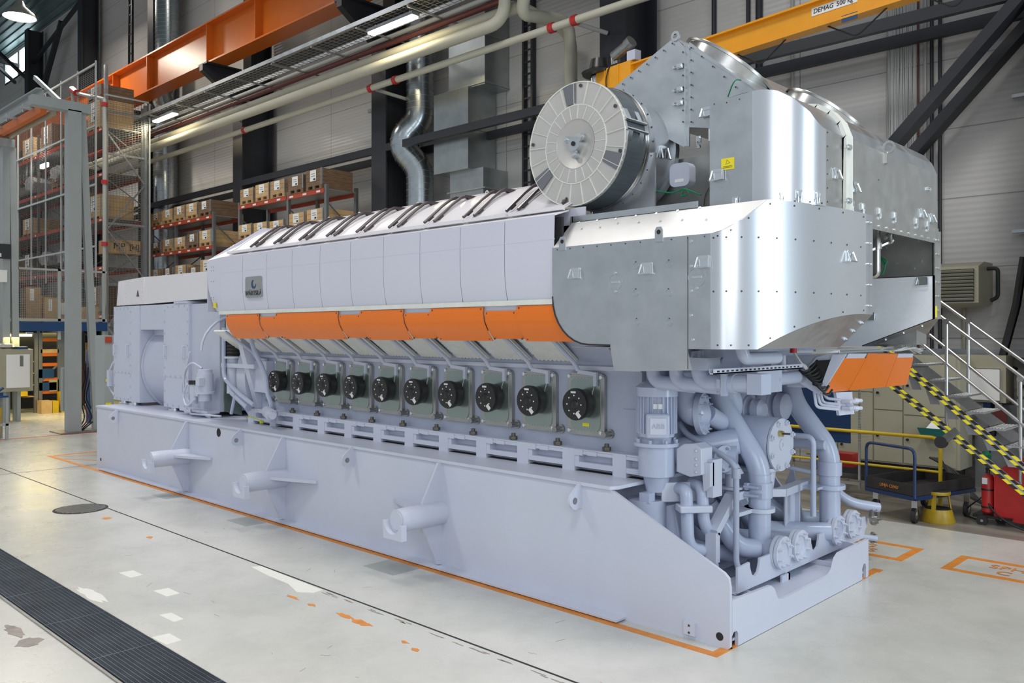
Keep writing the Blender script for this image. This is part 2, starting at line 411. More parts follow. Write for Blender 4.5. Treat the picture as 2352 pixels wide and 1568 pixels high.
# pale grey curved hood panels
hs = [-1.531-.003]+[-1.537-.597*k for k in range(1, 11)]
hp_ = [(-.17, 2.69), (-.2, 2.75), (-.235, 2.87), (-.25, 3.0), (-.25, 3.2), (-.25, 3.42), (-.235, 3.425)]
hp2 = [(-.215, 2.69), (-.235, 2.78), (-.25, 2.9), (-.256, 3.02), (-.256, 3.22), (-.25, 3.42)]
for k in range(10):
    a, b = hs[k+1]+.004, hs[k]-.004
    g = MB(); g.grid([[(a, y, z) for y, z in hp2], [(b, y, z) for y, z in hp2]])
    g.box(a, b, -.259, -.252, 3.205, 3.213)
    part(g, 'hood_panel', 'cover', eng, solid=.006)
part(MB().box(-7.5, -1.5, -.2, -.17, 2.7, 3.4), 'hood_backing', 'gap', eng)
ex = -7.92
eg = MB(); A = [(hs[-1], y, z) for y, z in hp2]; B = [(ex, y+.0, z-.015*(i/5)) for i, (y, z) in enumerate(hp2)]
B = [(-7.72, -.2, 2.69), (-7.8, -.22, 2.8), (-7.86, -.235, 2.92), (-7.9, -.24, 3.02), (-7.92, -.24, 3.2), (-7.92, -.24, 3.4)]
eg.grid([B, A]); eg.box(-7.74, -7.67, -.245, -.235, 2.74, 2.81, mi=1)
eg.dots([(x, -.262, z) for x in (-7.7, -7.76) for z in (2.85, 2.88, 3.1, 3.25, 3.3)], (0, -1, 0), .006, .003, mi=2)
part(eg, 'hood_end_panel', ['cover', 'yellow', 'rivet'], eng)
part(MB().slab([(-7.92, -.24, 2.69), (-7.92, -.24, 3.4), (-7.75, .5, 3.9), (-7.6, 1.34, 3.95), (-7.6, 1.34, 2.69)], (-.01, 0, 0)), 'hood_end_plate', 'cover', eng)
# sloping top edge and hatches
part(MB().slab([(-7.92, -.24, 3.4), (-7.5, -.25, 3.42), (-1.53, -.25, 3.42), (-1.53, -.07, 3.475), (-7.5, -.07, 3.475)], (0, 0, -.01)).slab([(-7.92, -.24, 3.4), (-7.5, -.07, 3.475), (-7.5, .6, 3.9), (-7.72, .6, 3.88)], (0, 0, -.01)), 'hood_top_edge', 'hatchw', eng)
hpr = [(-.09, 3.50), (0, 3.545), (.1, 3.625), (.2, 3.695), (.3, 3.755), (.4, 3.805), (.6, 3.885), (.8, 3.93), (1.05, 3.955), (1.33, 3.96)]
for k in range(10):
    a, b = hs[k+1]+.012-.1, hs[k]-.012-.1
    if k == 0: b = -1.55
    h = MB(); h.grid([[(a, y, z) for y, z in hpr], [(b, y, z) for y, z in hpr]])
    h.box(a+.01, b-.01, -.125, -.09, 3.478, 3.508)
    for X in (a+.03, b-.035): h.grid([[(X, y, z+.012) for y, z in hpr], [(X+.018, y, z+.012) for y, z in hpr]])
    ho = part(h, 'top_hatch', 'hatchw', eng, solid=.008)
    for j, X in enumerate((a+.065, b-.065)):
        if k == 9 and j == 0: continue
        g = MB()
        pts = [(X, -.05, 3.545), (X, .05, 3.625), (X, .2, 3.745), (X, .32, 3.825), (X, .37, 3.845)]
        g.tube(pts, .016, 8)
        g.slab([(X-.014, .0, 3.575), (X-.014, .06, 3.625), (X-.014, .08, 3.60), (X-.014, .035, 3.56)], (.028, 0, 0))
        g.slab([(X-.02, .29, 3.805), (X-.02, .37, 3.862), (X-.02, .53, 3.868), (X-.02, .44, 3.82), (X-.02, .40, 3.835)], (.04, 0, 0))
        part(g, 'hatch_handle', 'handle', ho)
for X in (-1.9, -3.5, -4.7, -5.9, -6.6): part(MB().ring((X, .85, 3.965), (0, 1, 0), .014, .024, .008, 12), 'lifting_ring', 'galvw', eng)
# badge
bd = MB(); bd.prism(rrect(-6.815, -6.41, 2.852, 3.118, .03), 'y', -.272, -.258)
bo = part(bd, 'name_badge', 'galvd', eng)
text('WÄRTSILÄ', 'badge_lettering', 'rivet', bo, (-6.61, -.272, 2.905), (1, 0, 0), (0, 0, 1), .085)
dr = MB(); 
c0 = [(-6.60+.058*math.cos(a), 3.02+.058*math.sin(a)) for a in [math.radians(-250+i*12) for i in range(21)]]
c1 = [(-6.585+.042*math.cos(a), 3.03+.042*math.sin(a)) for a in [math.radians(-10-i*12) for i in range(21)]]
M['blue'] = mat('badge_blue', (.01, .06, .16), .4)
dr.prism(c0+c1, 'y', -.276, -.272); part(dr, 'badge_emblem', 'blue', bo)
# rear end (towards generator): flywheel casing, exhaust bellows, green plate, pipes
part(MB().slab([(-8.0, .52, 1.31), (-8.0, 2.1, 1.31), (-8.0, 2.1, 3.3), (-8.0, .1, 3.3), (-8.0, .15, 2.6)], (.12, 0, 0)), 'rear_plate', 'paint', eng)
ax_ = -8.55
pl = MB(); pl.cyl((-8.486, .45, 1.5), (-8.486, .45, 2.02), .1, 20).cyl((-8.486, .45, 2.02), (-8.486, .45, 2.05), .16, 20)
part(pl, 'exhaust_riser', 'paint', eng)
bx = -8.486
part(MB().lathe([(.0+.025*i, .115 if i % 2 else .135) for i in range(10)], (bx, .45, 2.05), (0, 0, 1), 20), 'bellows', 'rubber', eng)
part(MB().cyl((bx, .45, 2.28), (bx, .45, 2.31), .16, 20).cyl((bx, .45, 2.31), (bx, .45, 2.75), .11, 20), 'upper_riser', 'paint', eng)
gp = MB().slab([(-8.75,0.434,1.209), (-8.75,0.441,2.591), (-8.75,0.646,2.427), (-8.75,0.697,1.826), (-8.75,0.725,1.136)], (-.03, 0, 0))
part(gp, 'support_plate', 'bronze', eng, label='mottled green bare steel support plate')
part(MB().tube([(-8.504,0.3,2.477), (-8.504,0.3,1.73), (-8.036,0.3,1.515), (-7.628,0.3,1.382)], .03, 10, bend=.12), 'drain_pipe', 'pipe', eng)
part(MB().tube([(-8.38,0.38,1.526), (-7.907,0.38,1.33)], .06, 12).tube([(-8.239,0.34,1.503), (-8.356,0.34,1.209)], .025, 8), 'branch_pipe', 'pipe', eng)
part(MB().tube([(-7.567,0.2,2.424), (-7.574,0.25,2.211), (-7.389,0.3,1.91), (-7.284,0.3,1.763), (-7.273,0.3,1.584), (-7.232,0.35,1.403), (-7.278,0.35,1.34)], .032, 10, bend=.08), 'oil_pipe', 'pipe', eng)
part(MB().tube([(-8.251,0.45,2.33), (-7.997,0.45,2.078), (-7.901,0.5,1.858)], .06, 10, bend=.1), 'air_pipe', 'paint', eng)
part(MB().box(-7.898, -7.546, .45, .6, 1.55, 2.0).bar((-8.655,0.35,1.918), (-7.693,0.35,1.919), .03, .06), 'junction_box', 'paint', eng)
part(MB().cyl((-7.4,0.38,1.3), (-6.997,0.2,1.297), .08, 16).cyl((-7.227,0.3,1.299), (-6.814,0.12,1.298), .05, 12).slab([(-7.215,0.3,1.287), (-7.078,0.3,1.326), (-7.022,0.3,1.2), (-7.101,0.3,1.224)], (0, -.02, 0)), 'oil_filling_flange', 'paint', eng)
part(MB().tube([(-7.946,0.36,1.172), (-7.871,0.36,1.208), (-7.478,0.33,1.176)], .008, 6).cyl((-7.466,0.33,1.171), (-7.466,0.33,1.135), .03, 8), 'earth_wire', 'yg', eng)

# ================================================================== TURBOCHARGER ENCLOSURE
enc = thing('turbocharger_enclosure', 'big galvanised enclosure with a curved front shell, hanging over the pipework end of the engine', 'enclosure', (-.5, 1.34, 2.28))
Y0 = -.3; XA = .016; ZC = 3.125; ZU = 3.367
def handle(mb, c, r, u, n, w=.06, h=.04):   # recessed spring handle plate + bail
    c, r, u, n = map(Vector, (c, r, u, n)); r.normalize(); u.normalize(); n.normalize()
    mb.obox(c+n*.004, r*w*.95, u*h*.85, n*.004)
    mb.obox(c+n*.012+u*h*.75, r*w*.8, u*.012, n*.006)
    q = [c+n*.014+r*w*.85+u*h*.8, c+n*.04+r*w+u*(-h*.9), c+n*.04-r*w+u*(-h*.9), c+n*.014-r*w*.85+u*h*.8]
    mb.tube(q, .008, 6); return mb
def latch(mb, c, u, n, s=.06):
    c, u, n = Vector(c), Vector(u).normalized(), Vector(n).normalized(); r = u.cross(n)
    mb.obox(c+n*.006, r*.022, u*s*.5, n*.005).obox(c+n*.016, r*.013, u*s*.35, n*.008)
    mb.obox(c-u*s*1.05+n*.006, r*.014, u*.012, n*.006)
    for q in (-1, 1): mb.tube([c+r*.016*q+n*.02+u*.01, c+r*.009*q+n*.016-u*s*1.05], .0035, 5)
    return mb
# --- near side panel with the big radius at its lower rear corner
sp = [(XA, ZC), (XA, 2.28), (-.18, 2.28), (-.14, 2.122), (-.6, 2.10), (-.86, 2.095)]
sp += [(-.90, 2.30), (-1.1, 2.305)]
for k in range(9):
    a = math.radians(-90-90*k/8); sp.append((-1.12+.39*math.cos(a), 2.705+.40*math.sin(a)))
sp += [(-1.51, ZC)]
g = MB(); g.prism(sp, 'y', Y0-.004, Y0)
g.dots([(-1.323,-0.3,2.959), (-1.201,-0.3,2.959), (-1.095,-0.3,2.96), (-0.992,-0.3,2.962), (-0.869,-0.3,2.962), (-0.698,-0.3,3.041), (-0.648,-0.3,3.041), (-0.401,-0.3,3.041), (-0.35,-0.3,3.041), (-0.216,-0.3,3.048),
  (-0.698,-0.3,2.873), (-0.648,-0.3,2.874), (-0.401,-0.3,2.875), (-0.35,-0.3,2.876), (-0.216,-0.3,2.865), (-1.352,-0.3,2.682), (-1.224,-0.3,2.682), (-1.091,-0.3,2.682), (-1.041,-0.3,2.663), (-0.698,-0.3,2.664), (-0.648,-0.3,2.666),
  (-0.401,-0.3,2.666), (-0.35,-0.3,2.668), (-0.216,-0.3,2.683), (-0.89,-0.3,2.599), (-0.886,-0.3,2.501), (-0.882,-0.3,2.407), (-0.869,-0.3,2.313), (-0.851,-0.3,2.219), (-0.83,-0.3,2.129), (-0.698,-0.3,2.534), (-0.648,-0.3,2.536),
  (-0.401,-0.3,2.536), (-0.35,-0.3,2.535), (-0.216,-0.3,2.504), (-0.685,-0.3,2.369), (-0.635,-0.3,2.369), (-0.386,-0.3,2.37), (-0.335,-0.3,2.37), (-0.201,-0.3,2.325), (-0.66,-0.3,2.205), (-0.611,-0.3,2.206), (-0.362,-0.3,2.208), (-0.312,-0.3,2.209),
  (-0.071,-0.3,3.05), (-0.002,-0.3,3.048), (-0.071,-0.3,2.688), (-0.002,-0.3,2.689), (-0.071,-0.3,2.502), (-0.002,-0.3,2.502), (-0.056,-0.3,2.326)], (0, -1, 0), .006, .003)
g.dots(ptsline((-1.46, Y0-.004, ZC-.02), (XA-.05, Y0-.004, ZC-.02), 11), (0, -1, 0), .006, .003)
for c in ((1588,554),(1588,611),(1588,668),(1588,724),(1591,780)): pass
g.dots([(-0.149,-0.3,3.078), (-0.149,-0.3,2.894), (-0.149,-0.3,2.71), (-0.149,-0.3,2.529), (-0.134,-0.3,2.348)], (0, -1, 0), .013, .01, mi=2)
xs_ = -0.175
g.box(xs_-.003, xs_+.001, Y0-.0075, Y0-.004, 2.13, ZC-.01, mi=1)
for c, w_ in (((-0.847,-0.3,2.804), .062), ((-0.1,-0.3,2.811), .07)):
    g.ring((c[0], Y0-.003, c[2]), (0, -1, 0), w_, w_+.005, .004, 20, mi=0).box(c[0]-.04, c[0]+.04, Y0-.008, Y0, c[2]-.008, c[2]+.008, mi=2)
    g.dots([(c[0], Y0-.004, c[2]+w_+.012), (c[0], Y0-.004, c[2]-w_-.012)], (0, -1, 0), .012, .006, mi=2)
for c in ((-0.648,-0.3,2.932), (-0.343,-0.3,2.928), (-0.648,-0.3,2.72), (-0.347,-0.3,2.71), (-0.64,-0.3,2.489), (-0.339,-0.3,2.486)):
    g.ring((c[0], Y0-.003, c[2]-.008), (0, -1, 0), .024, .028, .004, 14).dots([(c[0], Y0-.004, c[2]+.022)], (0, -1, 0), .006, .003)
nside = part(g, 'side_panel', ['galv', 'rivet', 'zinc'], enc)
arcp = [(-.90, Y0-.006, 2.30), (-1.12, Y0-.006, 2.303)]+[(-1.12+.392*math.cos(math.radians(-90-90*k/8)), Y0-.006, 2.705+.402*math.sin(math.radians(-90-90*k/8))) for k in range(9)]+[(-1.512, Y0-.006, 2.7)]
part(MB().tube(arcp, .007, 6), 'edge_seal', 'rubber', enc)
part(MB().box(-1.52, -1.51, Y0, .0, 2.7, ZC), 'rear_flange', 'galv', enc)
for c in ((-1.257,-0.3,2.893), (-0.541,-0.3,2.896), (-0.042,-0.3,2.92)):
    part(handle(MB(), c, (1, 0, 0), (0, 0, 1), (0, -1, 0), .055, .045), 'handle', 'zinc', nside)
for X in (-1.40, -.43):
    e = MB(); e.prism([(X-.035, ZC-.03), (X+.035, ZC-.03), (X+.035, ZC+.06), (X+.02, ZC+.085), (X-.02, ZC+.085), (X-.035, ZC+.06)], 'y', Y0-.012, Y0-.004)
    e.cyl((X, Y0-.0135, ZC+.045), (X, Y0-.011, ZC+.045), .018, 14, mi=1); part(e, 'lifting_lug', ['galv', 'gap'], enc)
# --- sloping shoulder above the side panel
sh = MB(); sh.slab([(-1.51, Y0, ZC), (XA+.1, Y0+.0, ZC), (XA+.4, -.045, ZU), (-1.51, -.045, ZU)], (0, .002, -.003))
sh = MB(); sh.slab([(-1.51, Y0, ZC), (XA, Y0, ZC), (.1, Y0+.02, ZC+.02), (.22, -.2, ZC+.095), (.33, -.045, ZU), (-1.51, -.045, ZU)], (0, .002, -.003))
nn = Vector((0, -.7, .7))
sh.dots([(-1.363,-0.125,3.34), (-1.165,-0.13,3.34), (-0.986,-0.109,3.34), (-0.775,-0.123,3.34), (-0.57,-0.134,3.34), (-0.369,-0.14,3.34), (-0.16,-0.16,3.34), (-0.174,-0.081,3.3), (-0.204,-0.113,3.23)], nn, .011, .008, mi=1)
part(sh, 'shoulder_panel', ['galvs', 'zinc'], enc)
part(MB().box(-1.51, -.25, -.05, -.04, ZU-.01, ZU+.05).box(-1.51, -.25, -.05, 1.0, ZU-.01, ZU).box(-1.53, -1.5, -.05, 2.9, 2.4, ZU+.05), 'shoulder_flange', 'galv', enc)
# --- curved front shell: quarter ellipse in plan, nose chamfered from below
XF, YM = .55, 1.34
def ell(t): return XA+.534*math.sin(t), 1.2-1.5*math.cos(t)
def zb(x): return 2.28 if x < .281 else 2.28+(x-.281)/(.549-.281)*.271
def ztp(y): return min(ZU, ZC+.96*(y+.3))
NT = 56; rows = []
T_ = [PI/2*(i/NT)**1.25 for i in range(NT+1)]
lo = []; up = []
for t in T_:
    x, y = ell(t); lo.append((x, y, zb(x))); up.append((x, y, ztp(y)))
g = MB(); g.grid([lo, [lerp3(a, b, .5) for a, b in zip(lo, up)], up])
def shell_pts(z, ts): return [(ell(t)[0], ell(t)[1], z) for t in ts]
tt = seq(.04, 1.5, 10)
for z in (3.09, 2.70): 
    for t in tt:
        x, y = ell(t); nx, ny = math.sin(t)/.534, -math.cos(t)/1.5
        g.dots([(x, y, z)], (nx, ny, 0), .006, .004)
for t in T_[6::7]:
    x, y = ell(t); g.dots([(x, y, zb(x)+.03), (x, y, ztp(y)-.03)], (math.sin(t)/.534, -math.cos(t)/1.5, 0), .006, .004)
fsh = part(g, 'front_shell', ['galvb', 'rivet'], enc, smooth=40, solid=.004)
def shell_frame(t):
    x, y = ell(t); n = Vector((math.sin(t)/.534, -math.cos(t)/1.5, 0)).normalized(); return (x, y), n, Vector((-n.y, n.x, 0))
(hx, hy), hn, hr = shell_frame(1.36)
part(handle(MB(), (hx, hy, 3.0), hr, (0, 0, 1), hn, .05, .045), 'handle', 'zinc', fsh)
# flanges in the middle of the front
fl = MB(); fl.box(XF-.004, XF, 1.2, 1.27, 2.551, ZU).box(XF-.004, XF+.002, 1.272, YM, 2.551, ZU)
for z in seq(2.62, 3.3, 5): fl.cyl((XF, 1.245, z), (XF+.014, 1.245, z), .012, 8, mi=1).cyl((XF, 1.295, z), (XF+.014, 1.295, z), .012, 8, mi=1)
part(fl, 'centre_flange', ['galv', 'zinc'], enc)
# underside of the nose
us = [(x, y, z-.002) for x, y, z in lo if x >= .281]
p0 = us[0]
g = MB(); g.face([(.281, us[0][1], 2.28)]+us+[(XF, YM, 2.551), (.281, YM, 2.28)])
for q in (.25, .5, .75): g.cyl((.281+.268*q, YM-.09, 2.28+.271*q), (.281+.268*q+.012, YM-.09, 2.28+.271*q-.012), .013, 8, mi=1).cyl((.281+.268*q, YM-.05, 2.28+.271*q), (.281+.268*q+.012, YM-.05, 2.28+.271*q-.012), .011, 8, mi=1)
part(g, 'nose_bottom_panel', ['galv', 'zinc'], enc)
fl = [p for p in lo if p[0] <= .281]
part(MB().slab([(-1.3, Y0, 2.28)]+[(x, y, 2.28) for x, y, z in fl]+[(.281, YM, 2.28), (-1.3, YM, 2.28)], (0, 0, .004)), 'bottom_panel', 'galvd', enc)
part(MB().prism([(-.9, 2.28), (.281, 2.28), (XF, 2.551), (XF, ZU), (-.9, ZU)], 'y', YM-.004, YM), 'inner_side_panel', 'galvw', enc)
# --- far half, cover removed: inner panel, recess, flange
YP = 3.0
g = MB(); g.prism([(-.75, 2.262), (-.189, 2.262), (.511, 2.535), (.511, 2.957), (-.75, 2.957)], 'y', YP, YP+.004)
wp = part(g, 'far_inner_panel', 'galvp', enc)
part(handle(MB(), (0.406,2.99,2.902), (1, 0, 0), (0, 0, 1), (0, -1, 0), .055, .04), 'handle', 'zinc', wp)
part(handle(MB(), (-0.092,2.99,2.564), (1, 0, 0), (0, 0, 1), (0, -1, 0), .045, .04), 'handle', 'zinc', wp)
g = MB(); g.box(-.75, .5, YP+.12, YP+.13, 2.95, ZU).box(-.75, .511, YP, YP+.13, 2.95, 2.957).box(.49, .5, YP, YP+.13, 2.95, ZU)
g.dots([(0.015,3.12,3.266), (0.114,3.12,3.1), (0.344,3.12,3.217), (0.344,3.12,3.109), (0.278,3.12,3.039), (0.323,3.12,3.318)], (0, -1, 0), .012, .006, mi=1)
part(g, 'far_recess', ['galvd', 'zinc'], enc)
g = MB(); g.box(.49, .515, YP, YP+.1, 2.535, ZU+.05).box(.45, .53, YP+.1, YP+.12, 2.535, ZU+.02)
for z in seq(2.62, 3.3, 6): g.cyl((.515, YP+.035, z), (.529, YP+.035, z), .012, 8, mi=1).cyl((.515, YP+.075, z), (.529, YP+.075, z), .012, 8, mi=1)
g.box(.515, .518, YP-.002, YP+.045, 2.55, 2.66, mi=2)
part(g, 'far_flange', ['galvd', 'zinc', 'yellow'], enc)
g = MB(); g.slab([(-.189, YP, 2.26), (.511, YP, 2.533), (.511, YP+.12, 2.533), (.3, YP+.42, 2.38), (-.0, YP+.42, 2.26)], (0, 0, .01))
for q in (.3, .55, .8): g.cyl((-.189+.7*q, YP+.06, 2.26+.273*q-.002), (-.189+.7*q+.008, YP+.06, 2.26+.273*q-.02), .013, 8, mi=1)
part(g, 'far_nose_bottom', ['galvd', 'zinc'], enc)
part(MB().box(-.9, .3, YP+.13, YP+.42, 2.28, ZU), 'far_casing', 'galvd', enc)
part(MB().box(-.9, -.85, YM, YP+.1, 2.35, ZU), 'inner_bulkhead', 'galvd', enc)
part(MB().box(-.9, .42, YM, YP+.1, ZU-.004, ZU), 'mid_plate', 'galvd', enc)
part(MB().tube([(.30, 2.3, 3.28), (0.282,2.5,3.359), (0.29,2.5,3.26), (0.254,2.5,3.258), (.1, 2.3, 3.15)], .02, 8, bend=.05), 'vent_tube', 'stain', enc)
part(MB().tube([(0.273,2.2,3.398), (0.273,2.2,2.957), (0.261,2.2,2.93), (0.166,2.2,2.902)], .022, 8, bend=.05).cyl((0.277,2.2,3.225), (0.277,2.2,3.169), .03, 8), 'drain_tube', 'stain', enc)
part(MB().tube([(0.102,2.7,3.149), (0.181,2.7,3.093), (0.14,2.7,3.053), (0.107,2.7,3.131), (0.156,2.7,3.069), (0.123,2.7,2.961), (0.152,2.7,3.044), (0.119,2.7,2.969)], .008, 5, bend=.03), 'green_wire_coil', 'green', enc)
# --- upper box
ub = thing('turbocharger_upper_hood', 'tall galvanised sheet hood with rounded top sitting on the curved lower enclosure', 'hood', (0, 1.6, 3.36))
prof = [(-.26, 4.21), (.05, 4.235), (.17, 4.235), (.28, 4.215), (.38, 4.15), (.455, 4.06), (.5, 3.95)]
def zt(x):
    for (a, za), (b, zb_) in zip(prof, prof[1:]):
        if x <= b: return za+(zb_-za)*(x-a)/(b-a)
    return prof[-1][1]
ZL = 3.36; YS, XS = .15, .11
pan = MB(); pan.slab([(-.26, YS, ZL), (XS, YS, ZL), (XS, YS, zt(XS)), (-.26, YS, zt(-.26))], (0, -.004, 0))
pan.dots([(-0.22,0.15,4.197), (-0.11,0.15,4.187), (-0.001,0.15,4.193)], (0, -1, 0), .006, .006)
upn = part(pan, 'side_panel', ['galv', 'rivet'], ub)
part(handle(MB(), (-0.18,0.14,3.633), (1, 0, 0), (0, 0, 1), (0, -1, 0), .055, .045), 'handle', 'zinc', upn)
c = (-0.1,0.14,3.71)
lab = part(MB().box(c[0]-.055, c[0]+.055, YS-.009, YS-.004, c[2]-.045, c[2]+.045), 'warning_label', 'yellow', upn, label='yellow warning label')
part(MB().ring((c[0], YS-.009, c[2]+.012), (0, -1, 0), .018, .022, .001, 3).box(c[0]-.04, c[0]+.04, YS-.0105, YS-.009, c[2]-.02, c[2]-.017).box(c[0]-.04, c[0]+.04, YS-.0105, YS-.009, c[2]-.03, c[2]-.027), 'label_print', 'rivet', lab)
nU = 20; lo2 = []; up2 = []
for i in range(nU+1):
    t = PI/2*i/nU; x = XS+.39*math.sin(t); y = .55-.40*math.cos(t); lo2.append((x, y, ZL)); up2.append((x, y, zt(x)))
g = MB(); g.grid([lo2, up2])
for i in (2, 6, 10, 14, 18): g.dots([(lo2[i][0], lo2[i][1], ZL+.02)], (math.sin(PI/2*i/nU), -math.cos(PI/2*i/nU), 0), .006, .004)
us_ = part(g, 'curved_shell', ['galvb', 'rivet'], ub, solid=.004)
YE = 3.1
g = MB(); g.box(.496, .5, .55, .85, ZL, 3.95).box(.496, .5, .93, YE, ZL, 3.95)
g.dots([(.5, y, z) for y in (.58,) for z in seq(3.4, 3.93, 6)]+[(.5, 1.6, 3.7), (.5, 1.62, 3.45)], (1, 0, 0), .006, .004)
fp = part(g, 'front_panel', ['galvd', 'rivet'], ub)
# roof strips
g = MB()
pr = prof
for (a, za), (b, zb_) in zip(pr, pr[1:]):
    n = 6
    near = []
    for k in range(n+1):
        x = a+(b-a)*k/n
        y = YS if x <= XS else .55-.40*math.sqrt(max(0, 1-((x-XS)/.39)**2))
        near.append((x, y, zt(x)))
    g.face(near+[(b, YE, zb_), (a, YE, za)])
part(g, 'roof_panel', 'galv', ub, smooth=0, label='faceted curved roof')
st = MB(); po = [(-.26, 4.24), (.06, 4.262), (.19, 4.262), (.3, 4.24), (.405, 4.17), (.485, 4.075), (.53, 3.955), (.53, ZL)]
for (a, za), (b, zb_) in zip(po, po[1:]): st.face([(a, .86, za), (b, .86, zb_), (b, .99, zb_), (a, .99, za)])
for (a, za), (b, zb_) in zip(po, po[1:]):
    for y in (.86, .99): st.face([(a, y, za), (b, y, zb_), (b-.03, y, zb_-.02), (a-.02, y, za-.03)])
part(st, 'roof_band', 'galvw', ub, smooth=0)
part(MB().box(-.6, -.26, YS, YE, ZL, 3.4).slab([(-.26, YE, ZL), (.5, YE, ZL), (.5, YE, 3.95), (.28, YE, 4.215), (-.26, YE, 4.21)], (0, .004, 0)).box(-.264, -.26, YS+.3, YE, ZL, 4.2), 'back_panel', 'galvd', ub)
for p, u, n in (((-0.033,0.14,3.412), (0, 0, 1), (0, -1, 0)),): part(latch(MB(), p, u, n), 'latch', 'zinc', ub)
for i in (7, 11, 16):
    t = PI/2*i/nU; n = Vector((math.sin(t), -math.cos(t), 0))
    part(latch(MB(), (lo2[i][0], lo2[i][1], ZL+.075), (0, 0, 1), n), 'latch', 'zinc', ub)
for y in (1.02, 1.24, 1.6, 1.95, 2.5, 2.8): part(latch(MB(), (.5, y, ZL+.075), (0, 0, 1), (1, 0, 0)), 'latch', 'zinc', ub)
for z in (3.44, 3.86): part(latch(MB(), (.53, .90, z), (0, 1, 0), (1, 0, 0)), 'latch', 'zinc', ub)
part(latch(MB(), (.5, 2.85, 3.77), (0, 1, 0), (1, 0, 0)), 'latch', 'zinc', ub)
for y, z in ((.72, 3.63), (1.08, 3.57), (2.65, 3.52), (2.92, 3.5)): part(handle(MB(), (.5, y, z), (0, 1, 0), (0, 0, 1), (1, 0, 0), .05, .045), 'handle', 'zinc', fp)
part(MB().ring((.53, 1.75, 4.0), (0, 1, 0), .035, .055, .015, 18).box(.5, .52, 1.735, 1.78, 3.86, 3.96), 'lifting_ring', 'stain', ub)
# lower lip and latch rail under the front panel
lp = MB(); lp.box(.5, .51, .98, YE, 3.27, ZL)
lp.dots([(.51, y, 3.30) for y in seq(1.05, 3.0, 12)], (1, 0, 0), .013, .01, mi=1); part(lp, 'lower_lip', ['galvd', 'zinc'], ub)
# ================================================================== EXHAUST HOOD
ex = thing('exhaust_outlet_hood', 'peaked galvanised hood with two slanted round exhaust outlets behind the upper hood', 'hood', (-.7, 1.6, 3.4))
YH = .7
g = MB(); g.slab([(-0.84,0.7,3.07) if False else (-0.844,0.7,4.04), (-1.83,0.7,4.624), (-0.989,0.7,5.019), (-0.934,0.7,5.033), (-0.844,0.7,4.926)], (0, .01, 0))
g.dots(ptsline((-1.69,0.69,4.649), (-0.96,0.69,4.982), 9)+ptsline((-0.851,0.69,4.879), (-0.851,0.69,4.263), 7), (0, -1, 0), .008, .006)
part(g, 'rear_side_panel', ['galv', 'rivet'], ex)
g = MB(); g.slab([(-0.808,0.72,4.215), (-0.808,0.72,4.968), (-0.733,0.72,4.905), (-0.056,0.72,4.317), (-0.056,0.72,4.059)], (0, .01, 0))
g.dots(ptsline((-0.779,0.71,4.906), (-0.779,0.71,4.254), 7)+ptsline((-0.674,0.71,4.805), (-0.347,0.71,4.473), 4), (0, -1, 0), .008, .006)
fs_ = part(g, 'front_side_panel', ['galv', 'rivet'], ex)
part(handle(MB(), (-0.618,0.71,4.309), (1, 0, 0), (0, 0, 1), (0, -1, 0), .055, .045), 'handle', 'zinc', fs_)
part(MB().slab([(-0.855,0.71,4.051), (-0.855,0.71,4.977), (-0.801,0.71,4.926), (-0.801,0.71,4.043)], (0, .012, 0)), 'corner_strip', 'galv', ex)
for p in ((-0.882,0.69,4.763), (-0.882,0.69,4.558), (-0.882,0.69,4.438)): part(latch(MB(), p, (1, 0, 0), (0, -1, 0)), 'latch', 'zinc', ex)
e = (-0.934,0.7,5.033); e2 = (-0.064,0.7,4.368)
part(MB().ring((e[0], YH-.01, e[2]+.01), (0, 1, 0), .022, .045, .02, 16), 'lifting_eye', 'galv', ex)
part(MB().slab([(e[0], YH, e[2]), (e[0]+.14, YH, e[2]-.12), (e[0]+.14, 2.9, e[2]-.12), (e[0], 2.9, e[2])], (0, 0, -.01)), 'ridge', 'galv', ex)
part(MB().slab([(-0.989, YH+.012, 5.019-.01), (-1.83, YH+.012, 4.624-.01), (-1.83, 2.9, 4.624-.01), (-0.989, 2.9, 5.019-.01)], (0, 0, -.01)), 'rear_slope', 'galv', ex)
sl = Vector((e2[0]-e[0], 0, e2[2]-e[2])).normalized(); nrm = Vector((-sl.z, 0, sl.x)); nrm = nrm if nrm.z > 0 else -nrm
o1 = Vector((e[0]+.14, 0, e[2]-.12))
part(MB().slab([(e[0]+.14, YH+.01, e[2]-.12), (e2[0]+.1, YH+.01, e2[2]-.1), (e2[0]+.1, 2.9, e2[2]-.1), (e[0]+.14, 2.9, e[2]-.12)], (0, 0, -.01)), 'front_slope', 'galv', ex)
for C_, nt_ in ((Vector((-0.786,1.4,4.899)), Vector((.515, .263, .816))), (Vector((-0.371,2.6,4.602)), Vector((.515, .263, .816)))):
    nt_.normalize()
    o = part(MB().lathe([(-.16, .44), (-.09, .45), (0, .465), (0, .45)], C_, nt_, 40, caps=(0, 0)), 'exhaust_collar', 'stain', ex)
    part(MB().lathe([(-.002, .45), (-.1, .43), (-.4, .36)], C_, nt_, 40, caps=(0, 0)), 'exhaust_liner', 'nut', o)
    part(MB().cyl(C_-nt_*.35, C_-nt_*.33, .36, 32), 'exhaust_throat', 'gap', o)
    part(MB().ring(C_-nt_*.03, nt_, .46, .48, .02, 40), 'clamp_band', 'stain', o)
part(MB().box(-.62, -.2, .73, .735, 4.064, 4.205+.05), 'lower_skirt', 'galvp', ex)
part(MB().box(-.8, -.2, 1.38, 1.4, 3.4, 4.0), 'inner_panel', 'galv', ex)
part(latch(MB(), (-0.688,0.69,4.083), (0, 0, 1), (0, -1, 0)), 'latch', 'zinc', ex)
